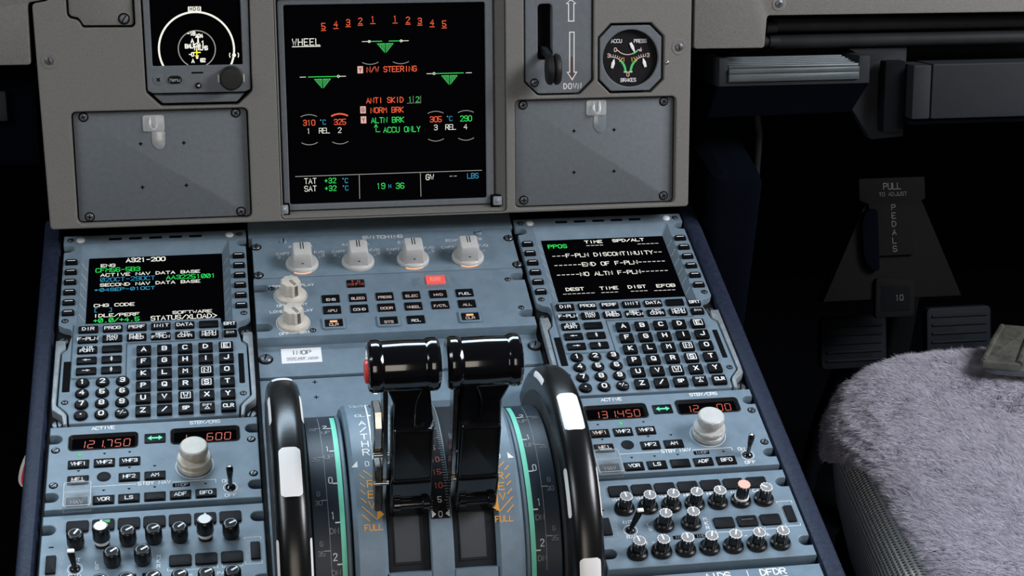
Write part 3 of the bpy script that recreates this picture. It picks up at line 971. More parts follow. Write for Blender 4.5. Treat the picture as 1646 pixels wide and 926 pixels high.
pt_ = 3.835
col = lambda c: -45.3 + pt_ * c
BW, BG, BC = 1, 2, 3
left_rows = [('A321-200', col(6), 139, 4.9, BW, 'l', pt_, .85), ('ENG', col(1), 133.2, 3.4, BW, 'l', pt_, .62), ('CFM56-5B3', col(0), 127.4, 5, BG, 'l', pt_, .62),
             ('ACTIVE NAV DATA BASE', col(1), 121.1, 3.4, BW, 'l', pt_, .6), ('z2OCT-29OCT', col(1), 115.2, 4.8, BC, 'l', pt_, .5), ('AA32251zz1', col(14), 114.8, 4.8, BG, 'l', pt_, .6),
             ('SECOND NAV DATA BASE', col(1), 108.6, 3.4, BW, 'l', pt_, .6), ('~z4SEP-z1OCT', col(0), 102.6, 3.6, BC, 'l', pt_, .55), ('CHG CODE', col(0), 83.5, 3.4, BW, 'l', pt_, .6),
             ('[ ]', col(0), 77.8, 4.4, BC, 'l', pt_ * 1.4, .5), ('IDLE/PERF', col(0), 71.2, 3.5, BW, 'l', pt_, .6), ('+z.z/+4.5', col(0), 65.4, 4.4, BG, 'l', pt_, .65),
             ('SOFTWARE', col(15.2), 71, 3.2, BW, 'l', pt_ * .98, .55), ('STATUS/XLOAD>', col(11), 65.2, 4.9, BW, 'l', pt_, .65)]
flight_terminal(0, left_rows, 'left flight computer keypad terminal, its screen full of green, white and blue text lines')
right_rows = [('FROM', -44.1, 146.1, 3.4, BW, 'l', 4.0, .7), ('TIME', -17.1, 138.7, 3.4, BW, 'l', pt_, .7), ('SPD/ALT', 6.4, 139.1, 3.4, BW, 'l', 3.9, .7), ('PPOS', -48.4, 134.4, 4.6, BG, 'l', 4.1, .75),
              ('#-2.2', -17.1, 133.8, 0, BW, 'l', 0, 0), ('#44.2', 25.7, 133.2, 0, BW, 'l', 0, 0),
              ('---F-PLN DISCONTINUITY--', -47.5, 121.4, 4.6, BW, 'l', 3.87, .65), ('------END OF F-PLN------', -48.0, 109, 4.6, BW, 'l', 3.88, .65), ('-----NO ALTN F-PLN------', -48.2, 96.4, 4.6, BW, 'l', 3.87, .65),
              ('DEST', -44.2, 77.6, 3.5, BW, 'l', 3.8, .65), ('TIME', -16.9, 77.1, 3.5, BW, 'l', 3.85, .65), ('DIST', 6.1, 77.2, 3.5, BW, 'l', 3.8, .65), ('EFOB', 29.3, 77, 3.5, BW, 'l', 4, .65),
              ('#-21.7', -48, 71.8, 0, BW, 'l', 0, 0), ('#-2.9', -17.2, 71.6, 0, BW, 'l', 0, 0), ('#21.1', 6.7, 71.6, 0, BW, 'l', 0, 0), ('#43.7', 25.6, 71.1, 0, BW, 'l', 0, 0),
              ('~', 39.0, 145.3, 3, BW, 'l', 3, .8), ('>', 42.0, 145.3, 2.2, BW, 'l', 3, .7)]
flight_terminal(362, right_rows, 'right flight computer keypad terminal, its screen showing white dashed lines and one green word')


# ---------------------------------------------------------------- seven segment digits
SEG = {'0': 'abcdef', '1': 'bc', '2': 'abged', '3': 'abgcd', '4': 'fgbc', '5': 'afgcd', '6': 'afgecd', '7': 'abc', '8': 'abcdefg', '9': 'abcdfg'}


def seg7(b, s, u, v, h, pitch, z, mi, sw=.6):
    w = h * .56
    i = -1
    for ch in s:
        i += ch != '.'
        x = u + (i + (ch == '.')) * pitch
        if ch == ' ':
            continue
        if ch == '.':
            b.flat(rect(x - pitch * .16, v - h / 2 - .3, x + .6 - pitch * .16, v - h / 2 + .4), z, mi)
            continue
        e = .5
        S = {'a': ((e, h), (w - e, h)), 'd': ((e, 0), (w - e, 0)), 'g': ((e, h / 2), (w - e, h / 2)), 'f': ((0, h / 2 + e), (0, h - e)), 'e': ((0, e), (0, h / 2 - e)), 'b': ((w, h / 2 + e), (w, h - e)), 'c': ((w, e), (w, h / 2 - e))}
        for q in SEG[ch]:
            b.ribbon([(x + px + .08 * py, v - h / 2 + py) for px, py in S[q]], sw, z, mi)


GUARDF = mat('guard_edge', (0.30, 0.32, 0.33), 0.3)


def radio_panel(u0, active, stby, lit, label, used):
    t = thing('radio_tuning_panel', label, 'radio panel', PED, (u0, -90, 0), 'radio tuning panels')
    OV = -90
    b = MB()
    out = notched(70.9, -130.6 - OV, -50.2 - OV, [(-1, -62.6 - OV), (1, -62.2 - OV), (-1, -118.8 - OV), (1, -118 - OV)])
    wins = [rect(-57.2, -74.2 - OV, -11.8, -60.2 - OV, 2.5, 3), rect(11.6, -73.4 - OV, 57.6, -59.4 - OV, 2.5, 3)]
    b.plate(out, wins, -10, 0, .7, 0)
    z = .05
    b.text('ACTIVE', -35, -53.4 - OV, 2.9, z, 1, wf=.75, gap=.16, sw=.19)
    b.text('STBY/CRS', 34.6, -53.2 - OV, 2.9, z, 1, wf=.75, gap=.16, sw=.19)
    b.text('STBY NAV', 0, -110.6 - OV, 3, z, 1, wf=.72, gap=.2, sw=.18)
    b.ribbon([(-41, -110.8 - OV), (-12, -110.8 - OV)], .4, z, 1)
    b.ribbon([(12, -111 - OV), (40.7, -111 - OV), (40.7, -114 - OV)], .4, z, 1)
    b.text('OFF', 50.3, -126.8 - OV, 2.8, z, 1, wf=.72, sw=.18)
    b.text('ON', 47.4, -113 - OV, 2.8, z, 1, wf=.72, sw=.18)
    b.ribbon([(50.3 + 4.6 * cos(a), -119.6 - OV + 4.6 * sin(a)) for a in [k * pi / 12 for k in range(24)]], .4, z, 1, closed=True)
    b.ribbon([(27 + 12.7 * cos(a), -96.4 - OV + 12.7 * sin(a)) for a in [k * pi / 20 for k in range(40)]], .35, z, 1, closed=True)
    tri = [(-50.3, -79.4), (-33.4, -79.4), (-16.6, -79.3), (-50.2, -95), (-16.6, -94.6), (0.2, -94.5), (-33.1, -115), (-16.5, -115), (.3, -114.8), (33.9, -114.6)]
    for i, (u, v) in enumerate(tri):
        if i == lit:
            continue
        b.flat([(u - 1.3, v + .8 - OV), (u + 1.3, v + .8 - OV), (u, v - .9 - OV)], z, 2)
    b.prism(rr(11.4, 3.6, .5, 17.8, -114.3 - OV), -.2, .12, .05, 2)
    b.text('INOP', 17.8, -114.3 - OV, 2.3, .18, 3, wf=.75, sw=.16)
    b.build('faceplate', [BLUE, WHITE, SOOT, DIMW], t)
    b = MB()
    b.lathe([(1.2, 0), (1.2, .3), (.7, .6)], 12, tri[lit][0], tri[lit][1] - OV)
    b.build('active_light', E_G, t)
    for (ua, va, ub, vb), s, ds in (((-57.2, -74.2, -11.8, -60.2), active, -51.2), ((11.6, -73.4, 57.6, -59.4), stby, 17.4)):
        b = MB()
        b.loft([[(x, y - 0, .5) for x, y in rect(ua - .8, va - .8 - OV, ub + .8, vb + .8 - OV, 3, 3)], [(x, y, .7) for x, y in rect(ua - .2, va - .2 - OV, ub + .2, vb + .2 - OV, 2.6, 3)], [(x, y, -1.4) for x, y in rect(ua + 1.6, va + .9 - OV, ub - 1.6, vb - 1.6 - OV, 1, 3)]], 1, False, False)
        b.flat(rect(ua, va - OV, ub, vb - OV), -1.4, 0)
        seg7(b, s, ds, (va + vb) / 2 - .7 - OV, 7.0, 6.05, -1.3, 2, .55)
        b.build('frequency_window', [GLASS, BLACK, E_LED], t)
    btn = [('VHF1', -50.5, -87.6), ('VHF2', -33.4, -87.5), ('VHF3', -16.5, -87.4), ('HF1', -50.3, -102.8), ('HF2', -16.6, -102.7), ('AM', .4, -102.8), ('VOR', -33, -122.9), ('LS', -16.5, -122.9), ('', .4, -122.7), ('ADF', 17.2, -122.7), ('BFO', 34, -122.7), ('NAV', -50.3, -123.1)]
    for s, u, v in btn:
        x, y = lift(u, v, 1.2, u0)
        b = MB()
        b.prism(rr(14.2, 8.6, .8), -.6, .5, .3, 0)
        b.prism(rr(12.6, 7.2, .8), 0, 1.2, .5, 0)
        if s:
            b.text(s, 0, 0 if s != 'NAV' else -1, 3, 1.26, 1 if (s != 'HF1' and not (lit == 1 and s == 'VHF1')) else 2, wf=.72 if len(s) < 4 else .66, gap=.22, sw=.18)
        o = b.build('channel_button', [KEYB, WHITE if s != 'NAV' else DIMW, PINK], t)
        o.location = Vector((x, y - OV, 0)) * MM
    b = MB()
    b.lathe([(4.7, -.5), (4.7, .15), (4.4, .3)], 24, -33.3, -101.9 - OV)
    b.build('blanking_plug', BLACK, t)
    b = MB()
    b.prism(rr(14.4, 9.4, .8), -.6, .7, .4, 0)
    for k in (-1, 1):
        b.flat([(k * 5.2, 0), (k * 2.4, 2.3), (k * 2.4, .75), (0, .75), (0, -.75), (k * 2.4, -.75), (k * 2.4, -2.3)], .76, 1)
    o = b.build('transfer_button', [KEYB, E_T], t)
    o.location = Vector((.4, -67.2 - OV, 0)) * MM
    # clear guard over the NAV button
    x, y = lift(-50.2, -117.2, 5, u0)
    b = MB()
    W2, D2 = 9.2, 11.4
    b.prism(rr(2 * W2, 2 * D2, 1), 4.6, 5.8, .3)
    for s in (-1, 1):
        b.prism(rect(s * W2 - .7 * (s > 0) - 0, -D2, s * W2 + .7 * (s < 0), D2), 0.1, 4.6)
    b.prism(rect(-W2, -D2, W2, -D2 + .8), .1, 4.6)
    o = b.build('clear_guard', CLEAR, t)
    o.location = Vector((x, y - OV, 0)) * MM
    b = MB()
    b.prism(rr(9, 2.2, .4, 0, D2 - 1), 5.8, 7, .4)
    b.ribbon(rect(-W2 + .5, -D2 + .5, W2 - .5, D2 - .5, 1, 2), .5, 5.86, 0, closed=True)
    b.ribbon([(-W2 + 1, 2), (W2 - 1, 2)], .25, 5.86, 0)
    o = b.build('guard_frame', GUARDF, o)
    # double knob
    b = MB()
    b.lathe([(9.6, 0), (11.2, .4), (11.4, 1.2), (11.4, 3.6), (10.2, 4.6), (10.2, 5.2), (11.5, 6), (11.5, 8.2), (10.8, 9), (6, 9.3)], 80, 27, -96.4 - OV, 0, rf=lambda a, z: 1 + (.012 * (1 if sin(40 * a) > 0 else -1) if 1 < z < 4 or 5.5 < z < 8.4 else 0))
    ok_ = b.build('outer_knob', IVORY if used else PALE, t)
    b = MB()
    b.lathe([(7.4, 9.2), (7.4, 12.2), (9.3, 13), (9.5, 14), (9.5, 17.6), (9.1, 18.6), (8.2, 19.2)], 80, 27, -96.4 - OV, 0, rf=lambda a, z: 1 + (.014 * (1 if sin(40 * a) > 0 else -1) if 13.2 < z < 18.2 else 0))
    b.build('inner_knob', IVORY if used else PALE, ok_)
    b = MB()
    b.lathe([(3.4, -.3), (3.4, .6), (2.6, 1.6), (2.2, 1.8), (1.5, 2.4), (1.5, 8), (2.2, 14), (2.4, 18.2), (1.9, 19.4), (1, 19.8)], 20, 50.3, -119.6 - OV, 0)
    b.flat(circ(50.3, -119.6 - OV, 1.0, 10), 19.85, 1)
    b.build('toggle_switch', [GLOSS, WHITE], t)
    for u, v in ((-66.2, -73.6), (66, -73.5), (-66, -107.6), (66.2, -107.3)):
        screw(t, u, v - OV, .05, 2.3, 'slot', 40 if u < 0 else 60)
    return t


radio_panel(0, '121.750', '1  600', 0, 'radio tuning panel on the left showing 121.750, with a yellowed ivory double knob', True)
radio_panel(362, '131.450', '12  00', 1, 'radio tuning panel on the right showing 131.450, with a pale grey double knob', False)


# ---------------------------------------------------------------- audio panels
def vtext(b, s, u, v0, v1, h, z, mi, sw=.16):
    n = len(s)
    for i, ch in enumerate(s):
        b.text(ch, u, v0 + (v1 - v0) * (i + .5) / n, h, z, mi, wf=.75, sw=sw)


def audio_panel(u0, kind, label):
    t = thing('audio_control_panel', label, 'audio panel', PED, (u0, -176, 0), 'audio control panels')
    OV = -176
    b = MB()
    out = notched(71.4, -217.4 - OV, -135.8 - OV, [(-1, -148.6 - OV), (1, -148 - OV), (-1, -203.8 - OV), (1, -203.8 - OV)])
    b.plate(out, [], -10, 0, .8, 0)
    z = .05
    names = ['VHF1', 'VHF2', 'VHF3', 'HF1', 'HF2', 'INT', 'CAB']
    ku = [-49 + 16.4 * i for i in range(7)]
    for s, u in zip(names, ku):
        b.text(s, u - 1.5, -154.6 - OV, 2.6, z, 1, wf=.75, sw=.17)
    b.text('RAD', -49, -189.9 - OV, 2.7, z, 1, wf=.75, sw=.17)
    b.text('INT', -49.6, -176.2 - OV, 2.6, z, 1, wf=.75, sw=.17)
    vtext(b, 'LS', -35.4, -178.2 - OV, -186 - OV, 2.7, z, 1)
    vtext(b, 'MKR', 4 if kind == 'skirt' else 3, -176 - OV, -188.5 - OV, 2.7, z, 1)
    vtext(b, 'VOICE', -57.6, -168 - OV, -188.5 - OV, 2.6, z, 3)
    vtext(b, 'RESET', 59.4, -168.2 - OV, -186 - OV, 2.6, z, 3)
    b.ribbon([(57.8, -168 - OV), (57.8, -166.7 - OV), (68.4, -166.7 - OV), (68.4, -169 - OV)], .3, z, 1)
    b.ribbon([(57.8, -188 - OV), (57.8, -190.2 - OV), (68.4, -190.2 - OV), (68.4, -188 - OV)], .3, z, 1)
    b.ribbon([(-68, -190.6 - OV), (-57.4, -190.6 - OV), (-57.4, -188.6 - OV)], .3, z, 3)
    for u1, u2 in ((8.6, 40.2), (43, 56)):
        b.ribbon([(u1, -189.2 - OV), (u1, -191.4 - OV), (u2, -191.4 - OV), (u2, -189.2 - OV)], .3, z, 1)
    for s, u in (('IR -', -40), ('M -', 25.4), ('PA', 42)):
        b.text(s, u, -196.2 - OV, 2.5, z, 1, wf=.75, sw=.16)
    for u in (-16.4, -1.6):
        b.prism(rr(11, 3.4, .5, u, -193.4 - OV), -.2, .12, .05, 2)
        b.text('INOP', u, -193.4 - OV, 2.2, .18, 3, wf=.75, sw=.16)
    b.prism(rr(3.2, .9, .3, -64.6, -163.9 - OV), -.2, .12, .05, 2)
    b.ribbon([(-49 + 4.6 * cos(a), -184 - OV + 4.6 * sin(a)) for a in [k * pi / 12 for k in range(24)]], .4, z, 1, closed=True)
    b.build('faceplate', [BLUE, WHITE, SOOT, DIMW], t)
    # call buttons
    pos = [(u, -146.2, 14.4, 10) for u in ku] + [(16.6, -182.2, 14.2, 9.6), (33, -182.2, 14.2, 9.6), (49.4, -182.2, 14.2, 9.6), (-64.4, -178.4, 6.4, 15.4), (64.5, -178, 6.2, 15)]
    for i, (u, v, w, d) in enumerate(pos):
        x, y = lift(u, v, 1.5, u0)
        b = MB()
        b.prism(rr(w, d, 1.6 if w > 10 else .8), -1, 1.6, .6, 0)
        if i == 1 and kind == 'flat':
            b.prism(rr(6.6, 2.6, .4, 1, 2.6), 1.2, 1.75, .1, 1)
        elif kind == 'skirt' and i == 8:
            b.ribbon([(-4, 1), (4, 1)], .25, 1.66, 2)
        elif kind == 'skirt':
            b.ribbon(rect(-w / 2 + 1, -d / 2 + 1, w / 2 - 1, d / 2 - 1, .8, 2), .16, 1.66, 0, closed=True)
        o = b.build('call_button', [BLACK, E_DG, DIMW], t)
        o.location = Vector((x, y - OV, 0)) * MM
    kn = [(u, -164) for u in ku] + [(-25.6, -181.8), (-6.6, -182)] + [(u, -205) for u in ku]
    rnd = random.Random(7 if kind == 'flat' else 11)
    for i, (u, v) in enumerate(kn):
        b = MB()
        if kind == 'flat':
            up = i in (1, 5)
            h = 17 if up else 12
            if up:
                b.lathe([(4.7, -.5), (4.7, 3)], 28, 0, 0, 0)
                b.lathe([(4.95, 3), (4.95, 6)], 28, 0, 0, 1)
                b.lathe([(5.4, 6), (5.6, 6.4), (5.4, h - 1), (4.9, h - .3), (4.0, h)], 28, 0, 0, 0)
                b.flat(circ(0, 0, 4.0, 24), h + .05, 1)
                b.prism(rr(1.4, 2.4, .5, .4, 4), h - .6, h + .06, .1, 1)
            else:
                b.lathe([(4.7, -.5), (4.7, 1.6), (5.4, 2.2), (5.6, 3), (5.4, h - 1.4), (5.0, h - .5), (4.3, h), (3.8, h + .05)], 28, 0, 0, 0)
                b.flat(circ(0, 0, 3.5, 24), h + .08, 2)
                a = radians(rnd.uniform(25, 48)) if i != 0 else radians(58)
                b.ribbon([(-.5 * cos(a), -.5 * sin(a)), (3.4 * cos(a), 3.4 * sin(a))], 1.2, h + .12, 1)
            mats = [SATIN, WHITE, DGREY]
        else:
            up = i == 5
            h = 16.5 if up else 12.4
            b.lathe([(7.2, -.3), (7.2, 1), (6.6, 2.6), (5.2, 3.6), (4.9, 4)], 32, 0, 0, 0)
            if up:
                b.lathe([(5.0, 4), (5.0, 5.2)], 28, 0, 0, 1)
            teeth = rnd.random() > .3 or up
            n = 60
            rf = lambda a, z: 1 + .035 * (1 if sin(12 * a) > 0 else -1)
            b.lathe([(4.1, 4), (4.1, h - 2.2)], n, 0, 0, 0, rf=rf)
            b.lathe([(4.1, h - 2.2), (4.15, h - .4)], n, 0, 0, 0, rf=rf)
            b.lathe([(4.2, h - .6), (4.2, h)], n, 0, 0, 1 if not up else 3, rf=rf)
            if teeth:
                for q in range(12):
                    a = 2 * pi * (q + .25) / 12
                    L = rnd.uniform(1.2, 2.8)
                    b.M = Matrix.Rotation(a, 4, 'Z') @ Matrix.Translation((4.28, 0, 0)) @ Matrix.Rotation(pi / 2, 4, 'Y') @ Matrix.Rotation(pi / 2, 4, 'Z')
                    b.flat([(-.6, -h + .3), (.6, -h + .3), (.25, -h + L), (-.25, -h + L)][::-1], .02, 1) if False else None
                    b.M = Matrix.Rotation(a, 4, 'Z')
                    b.add([(4.27, -.6, h), (4.27, .6, h), (4.24, .3, h - L), (4.24, -.3, h - L)], [(0, 1, 2, 3)], 1)
                b.M = None
            b.flat(circ(0, 0, 3.8, 24), h + .03, 2 if not up else 3)
            if not up:
                a = radians(rnd.uniform(65, 100)) if i != 6 else radians(140)
                b.ribbon([(-.3 * cos(a), -.3 * sin(a)), (3.3 * cos(a), 3.3 * sin(a))], 1.0, h + .07, 1)
            mats = [SATIN, CREAM, MATS['mid_grey_cap'], SALMON]
        o = b.build('volume_knob', mats, t)
        o.location = Vector((u, v - OV, 0)) * MM
    b = MB()
    b.lathe([(3.3, -.3), (3.3, .6), (2.6, 1.6), (2.2, 1.8), (1.5, 2.2)], 20, 0, 0, 0)
    d = (-1.5, 2) if kind == 'flat' else (6, 4)
    L = []
    for k, (hw, hd) in ((0, (1.3, 1.3)), (.5, (1.9, 1.4)), (.97, (2.3, 1.5)), (1, (2.0, 1.2))):
        L.append([(d[0] * k + x, d[1] * k + y, 1.8 + 13 * k) for x, y in rr(2 * hw, 2 * hd, .5)])
    b.loft(L[:3], 0)
    b.loft([[(x, y, z + .1) for x, y, z in L[2]], [(x, y, z + .5) for x, y, z in L[3]]], 1)
    o = b.build('toggle_switch', [SATIN, CREAM], t)
    o.location = Vector((-49, -184 - OV, 0)) * MM
    return t


mat('mid_grey_cap', (0.22, 0.22, 0.22), 0.5)
audio_panel(0, 'flat', 'audio control panel on the left with smooth black knobs, two popped up with white tops')
audio_panel(362, 'skirt', 'audio control panel on the right with skirted white toothed knobs, one topped in salmon pink')

# ---------------------------------------------------------------- recorder panel below the right audio panel
rc = thing('recorder_button_panel', 'blue grey panel edge lettered AIDS and DFDR at the bottom right of the pedestal', 'panel', PED, (362, -260, 0))
b = MB()
b.prism(rect(-71, -40, 71, 35), -10, 0, .8)
b.text('AIDS', -.5, 30.4, 5, .05, 1, wf=.72, gap=.18, sw=.16)
b.text('DFDR', 37.3, 30.6, 5, .05, 1, wf=.72, gap=.18, sw=.17)
b.text('EVENT', 37.3, 24, 4, .05, 1, wf=.72, gap=.18, sw=.17)
b.ribbon([(20, 28.5), (20, 33)], .5, .05, 1)
b.build('faceplate', [BLUE, WHITE], rc)

# ---------------------------------------------------------------- switching panel
sp = thing('switching_panel', 'blue grey switching panel with four ivory bar knobs below the big screen', 'switch panel', PED, (181, 136, 0))
b = MB()
S_ = lambda u, v: (u - 181, v - 136)
b.prism(rect(*S_(75.6, 108.8), *S_(286.6, 163.4), 1), -10, 0, .5)
z = .05
b.text('SWITCHING', *S_(180.5, 156.8), 3.8, z, 1, wf=.78, gap=.18, sw=.2)
swk = [113.6, 157.8, 201.7, 246]
for u, s in zip(swk, ('ATT HDG', 'AIR DATA', 'EIS DMC', 'ECAM/ND XFR')):
    b.text(s, u - 181, 148.6 - 136, 2.9, z, 1, wf=.74, gap=.2, sw=.17)
    b.text('CAPT', u - 14.2 - 181, 139.4 - 136, 2.9, z, 1, wf=.74, gap=.2, sw=.17)
    b.text('F/O', u + 14.6 - 181, 139.6 - 136, 2.9, z, 1, wf=.74, gap=.2, sw=.17)
    if u < 240:
        b.text('3', u - 17.6 - 181, 134.6 - 136, 2.9, z, 1, wf=.74, sw=.18)
        b.text('3', u + 17.2 - 181, 135 - 136, 2.9, z, 1, wf=.74, sw=.18)
    for s in (-1, 1):
        b.ribbon([(u - 181 + s * 13.4, -3.6), (u - 181 + s * 15, -2.8)], .5, z, 1)
b.build('faceplate', [BLUE, SOFTW], sp)
for i, u in enumerate(swk):
    b = MB()
    b.lathe([(12.9, 0), (12.9, 1.2), (12.2, 2.8), (11.4, 3.4)], 40, 0, 0, 0)
    L = []
    for w, d0, d1, zz in ((16.2, -9.6, 9.6, 3.2), (15.4, -9.2, 9, 9), (14.9, -8.8, 8.6, 14.6), (13.6, -8, 7.8, 16.0), (12.6, -7.4, 7.2, 16.3)):
        L.append([(x, y, zz) for x, y in rect(-w / 2, d0, w / 2, d1, 1.6, 3)])
    b.loft(L, 0)
    for s in (-1, 1):
        b.ribbon([(s * 1.0, -1.2), (s * 1.0, 6.8)], .75, 16.36, 1)
    b.add([(1.1 * cos(a), -9.32 + .012 * 1.1 * sin(a) , 7.2 + 1.1 * sin(a)) for a in [k * pi / 6 for k in range(12)]], [list(range(12))], 1)
    if i != 1:
        b.add([(12.95 * sin(a), -12.95 * cos(a), q) for a in [radians(x) for x in range(-32, 33, 8)] for q in (.05, 1.15)], [(2 * k, 2 * k + 2, 2 * k + 3, 2 * k + 1) for k in range(8)], 2)
    o = b.build('rotary_knob', [PALE, SOOT, E_O], sp)
    o.location = Vector((u - 181, 124.6 - 136, 0)) * MM
for u, v, a in ((100.6, 155.2, 85), (259, 157, 20)):
    screw(sp, *S_(u, v), .03, 3.1, 'slot', a, well=False, m=BLUE)
for u, v in ((78.6, 149.4), (78.8, 112.8), (283, 148.4), (284.6, 112.6)):
    screw(sp, *S_(u, v), .02, 3.3, 'slot', 80)

# ---------------------------------------------------------------- system page key panel
ep = thing('system_page_key_panel', 'blue grey key panel with rows of small black keys and a red guarded button', 'key panel', PED, (181, 72, 0))
E_ = lambda u, v: (u - 181, v - 72)
b = MB()
out = notched(106.2, 35.8 - 72, 108.2 - 72, [(-1, 96 - 72), (1, 97.5 - 72), (-1, 48.2 - 72), (1, 51 - 72)], 4.4, 12)
b.plate(out, [], -9.5, 0, .6, 0)
for v in (85.5, 52.2):
    b.ribbon([E_(102.3 + 12.6 * cos(a), v + 12.6 * sin(a)) for a in [radians(q) for q in range(140, 401, 10)]], .5, .05, 1)
for s, u, v in (('UPPER', 93, 97.4), ('DISPLAY', 112, 98), ('OFF', 95, 73.4), ('BRT', 110.6, 74), ('LOWER', 92, 66.4), ('DISPLAY', 109, 66.4), ('OFF', 95, 39.8), ('BRT', 110.6, 40.2)):
    b.text(s, *E_(u, v), 2.7, .05, 1, wf=.72, sw=.17)
b.build('faceplate', [BLUE, WHITE], ep)
pk = [(132.7 + 20.86 * i, 78.7, s) for i, s in enumerate(('ENG', 'BLEED', 'PRESS', 'ELEC', 'HYD', 'FUEL'))]
pk += [(132.7 + 20.86 * i, 65, s) for i, s in enumerate(('APU', 'COND', 'DOOR', 'WHEEL', 'F/CTL', 'ALL'))]
pk += [(132.7, 48.4, 'CLR'), (174.4, 48.3, 'STS'), (195.3, 48.6, 'RCL'), (237.1, 48.6, 'CLR'), (153.5, 96.4, 'T.O\nCONFIG')]
for u, v, s in pk:
    b = MB()
    if s in ('CLR', 'STS'):
        b.plate(rr(17.4, 13.4, 1.6), [rr(13.6, 9.4, .6)], -.5, 1.6, .6, 3)
    b.prism(rr(13.6, 9.2, .5), -.6, 1.0, .4, 0)
    if s == 'T.O\nCONFIG':
        b.text('T.O', 0, 1.7, 2.5, 1.06, 2, wf=.7, sw=.16); b.text('CONFIG', 0, -1.5, 2.3, 1.06, 2, wf=.66, sw=.16)
    else:
        b.text(s, 0, -1.6, 2.7, 1.06, 4 if s in ('FUEL', 'RCL', 'COND', 'ENG') else 1, wf=.72 if len(s) < 5 else .6, gap=.18, sw=.16)
    if s == 'CLR':
        b.prism(rr(5.6, 1.9, .3, 0, 2), .9, 1.2, .05, 5)
    o = b.build('page_key', [KEYB, PINK, REDM, BLUE, WHITE, E_O], ep)
    o.location = Vector((u - 181, v - 72, 0)) * MM
b = MB()
b.prism(rr(15, 10, .6), -.5, 1.6, .4, 0)
b.text('EMER', 0, 1.4, 2.2, 1.66, 1, wf=.72, sw=.16)
b.text('CANC', 0, -1.4, 2.2, 1.66, 1, wf=.72, sw=.16)
o = b.build('emergency_cancel_button', [E_RB, PINK], ep)
o.location = Vector((216.4 - 181, 96.6 - 72, 0)) * MM
b = MB()
x, y = lift(215.6, 96.6, 3)
b.plate(rr(25, 12.4, 1.5), [rr(15.4, 10.2, .8)], .1, 5, .5)
b.prism(rr(3, 9, .8, -9.6, 0), 5, 6.6, .6)
b.prism(rr(2.4, 9, .8, 10, 0), 5, 6.2, .6)
o = b.build('clear_guard', CLEAR, ep)
o.location = Vector((x - 181, y - 72, 0)) * MM
for v in (85.6, 52.2):
    b = MB()
    b.lathe([(11.9, 0), (11.9, .8), (11.2, 2.2), (8.6, 3.6), (8.2, 4)], 48)
    b.lathe([(8.0, 3.6), (7.5, 13.2), (7.0, 14.2), (6.2, 14.6)], 72, 0, 0, 0, rf=lambda a, z: 1 + .05 * cos(9 * a) * (1 if z < 14.4 else .6))
    a = radians(-58)
    for q in (-.7, .7):
        c = (-sin(a) * q, cos(a) * q)
        b.ribbon([(c[0] - 0.2 * cos(a), c[1] - .2 * sin(a)), (c[0] + 6.3 * cos(a), c[1] + 6.3 * sin(a))], .7, 14.66, 1)
        b.add([(c[0] * k + r * cos(a) - sin(a) * e, c[1] * k + r * sin(a) + cos(a) * e, zz) for r, zz, k in ((8.3, 4.5, 1.1), (7.75, 13.8, 1)) for e in (-.35, .35)], [(0, 1, 3, 2)], 1)
    o = b.build('brightness_knob', [IVORY, SOOT], ep)
    o.location = Vector((102.3 - 181, v - 72, 0)) * MM
for u, v in ((88.2, 95.2), (116.6, 42.2), (273.6, 94), (278.6, 58)):
    screw(ep, *E_(u, v), .03, 1.9, 'cross', 15)

# ================================================================ throttle quadrant (drum around the axis v=-140, w=-41)
YC, ZC = -140.0, -41.0


def drum(R):
    """map (x, arc angle in degrees, height) onto a drum; angle 0 = forward, 90 = up"""
    return lambda p: (p[0], YC + (R + p[2]) * cos(radians(p[1])), ZC + (R + p[2]) * sin(radians(p[1])))


cp = thing('blank_cover_strip', 'plain blue grey strip with two slotted fasteners behind the grips, carrying the INOP sticker', 'cover plate', PED, (181, 12, -9))
b = MB()
b.prism(rect(-106.2, -11, 106.2, 24, .6), -6, 0, .4)
b.build('plate', BLUE, cp)
for u in (79.8, 281.4):
    x, y = lift(u, 10.8, -9)
    b = MB()
    b.lathe([(5.6, .05), (5.6, .1)], 24, x - 181, y - 12, 1)
    b.lathe([(4.6, 0), (4.6, 1.8), (3.8, 2.6), (2, 2.9)], 24, x - 181, y - 12, 0)
    b.ribbon([(x - 181 - .6, y - 12 - 2.4), (x - 181 + .6, y - 12 + 2.4)], 1.1, 3, 1)
    b.build('quarter_turn_fastener', [DSTEEL, SOOT], cp)
x0, y0 = lift(91.4, 21.8, -9)
x1, y1 = lift(121.0, 5.2, -9)
b = MB()
b.prism(rect(-(x1 - x0) / 2, -(y0 - y1) / 2, (x1 - x0) / 2, (y0 - y1) / 2, .3), .02, .16)
b.text('INOP', 0, 3.4, 4.2, .2, 1, wf=.7, gap=.2, sw=.15)
rnd = random.Random(3)
for k, s in enumerate((11, 9, 12)):
    pts = [(-11 + k * 8 + q * .16 + .9 * sin(q * .9 + k), -3.4 + (1.3 + .5 * sin(q * .37 + k)) * cos(q * .9)) for q in range(s * 4)]
    b.ribbon(pts, .25, .19 + k * .004, 1)
b.ribbon([(-11, -5.6), (11.6, -5.0)], .2, .2, 1)
o = b.build('inop_sticker', [PAPER, INK])
tag(o, 'white INOP sticker with scribbled date on the strip left of the black grips', 'sticker', PED, ((x0 + x1) / 2, (y0 + y1) / 2, -9))

tq = thing('throttle_quadrant', 'curved blue grey throttle quadrant with lever slots and green trim bands', 'throttle quadrant', PED, (181, -140, -9))
TQ = Matrix.Translation((-181, 140, 9))


def q_mb():
    b = MB()
    b.M = TQ
    return b


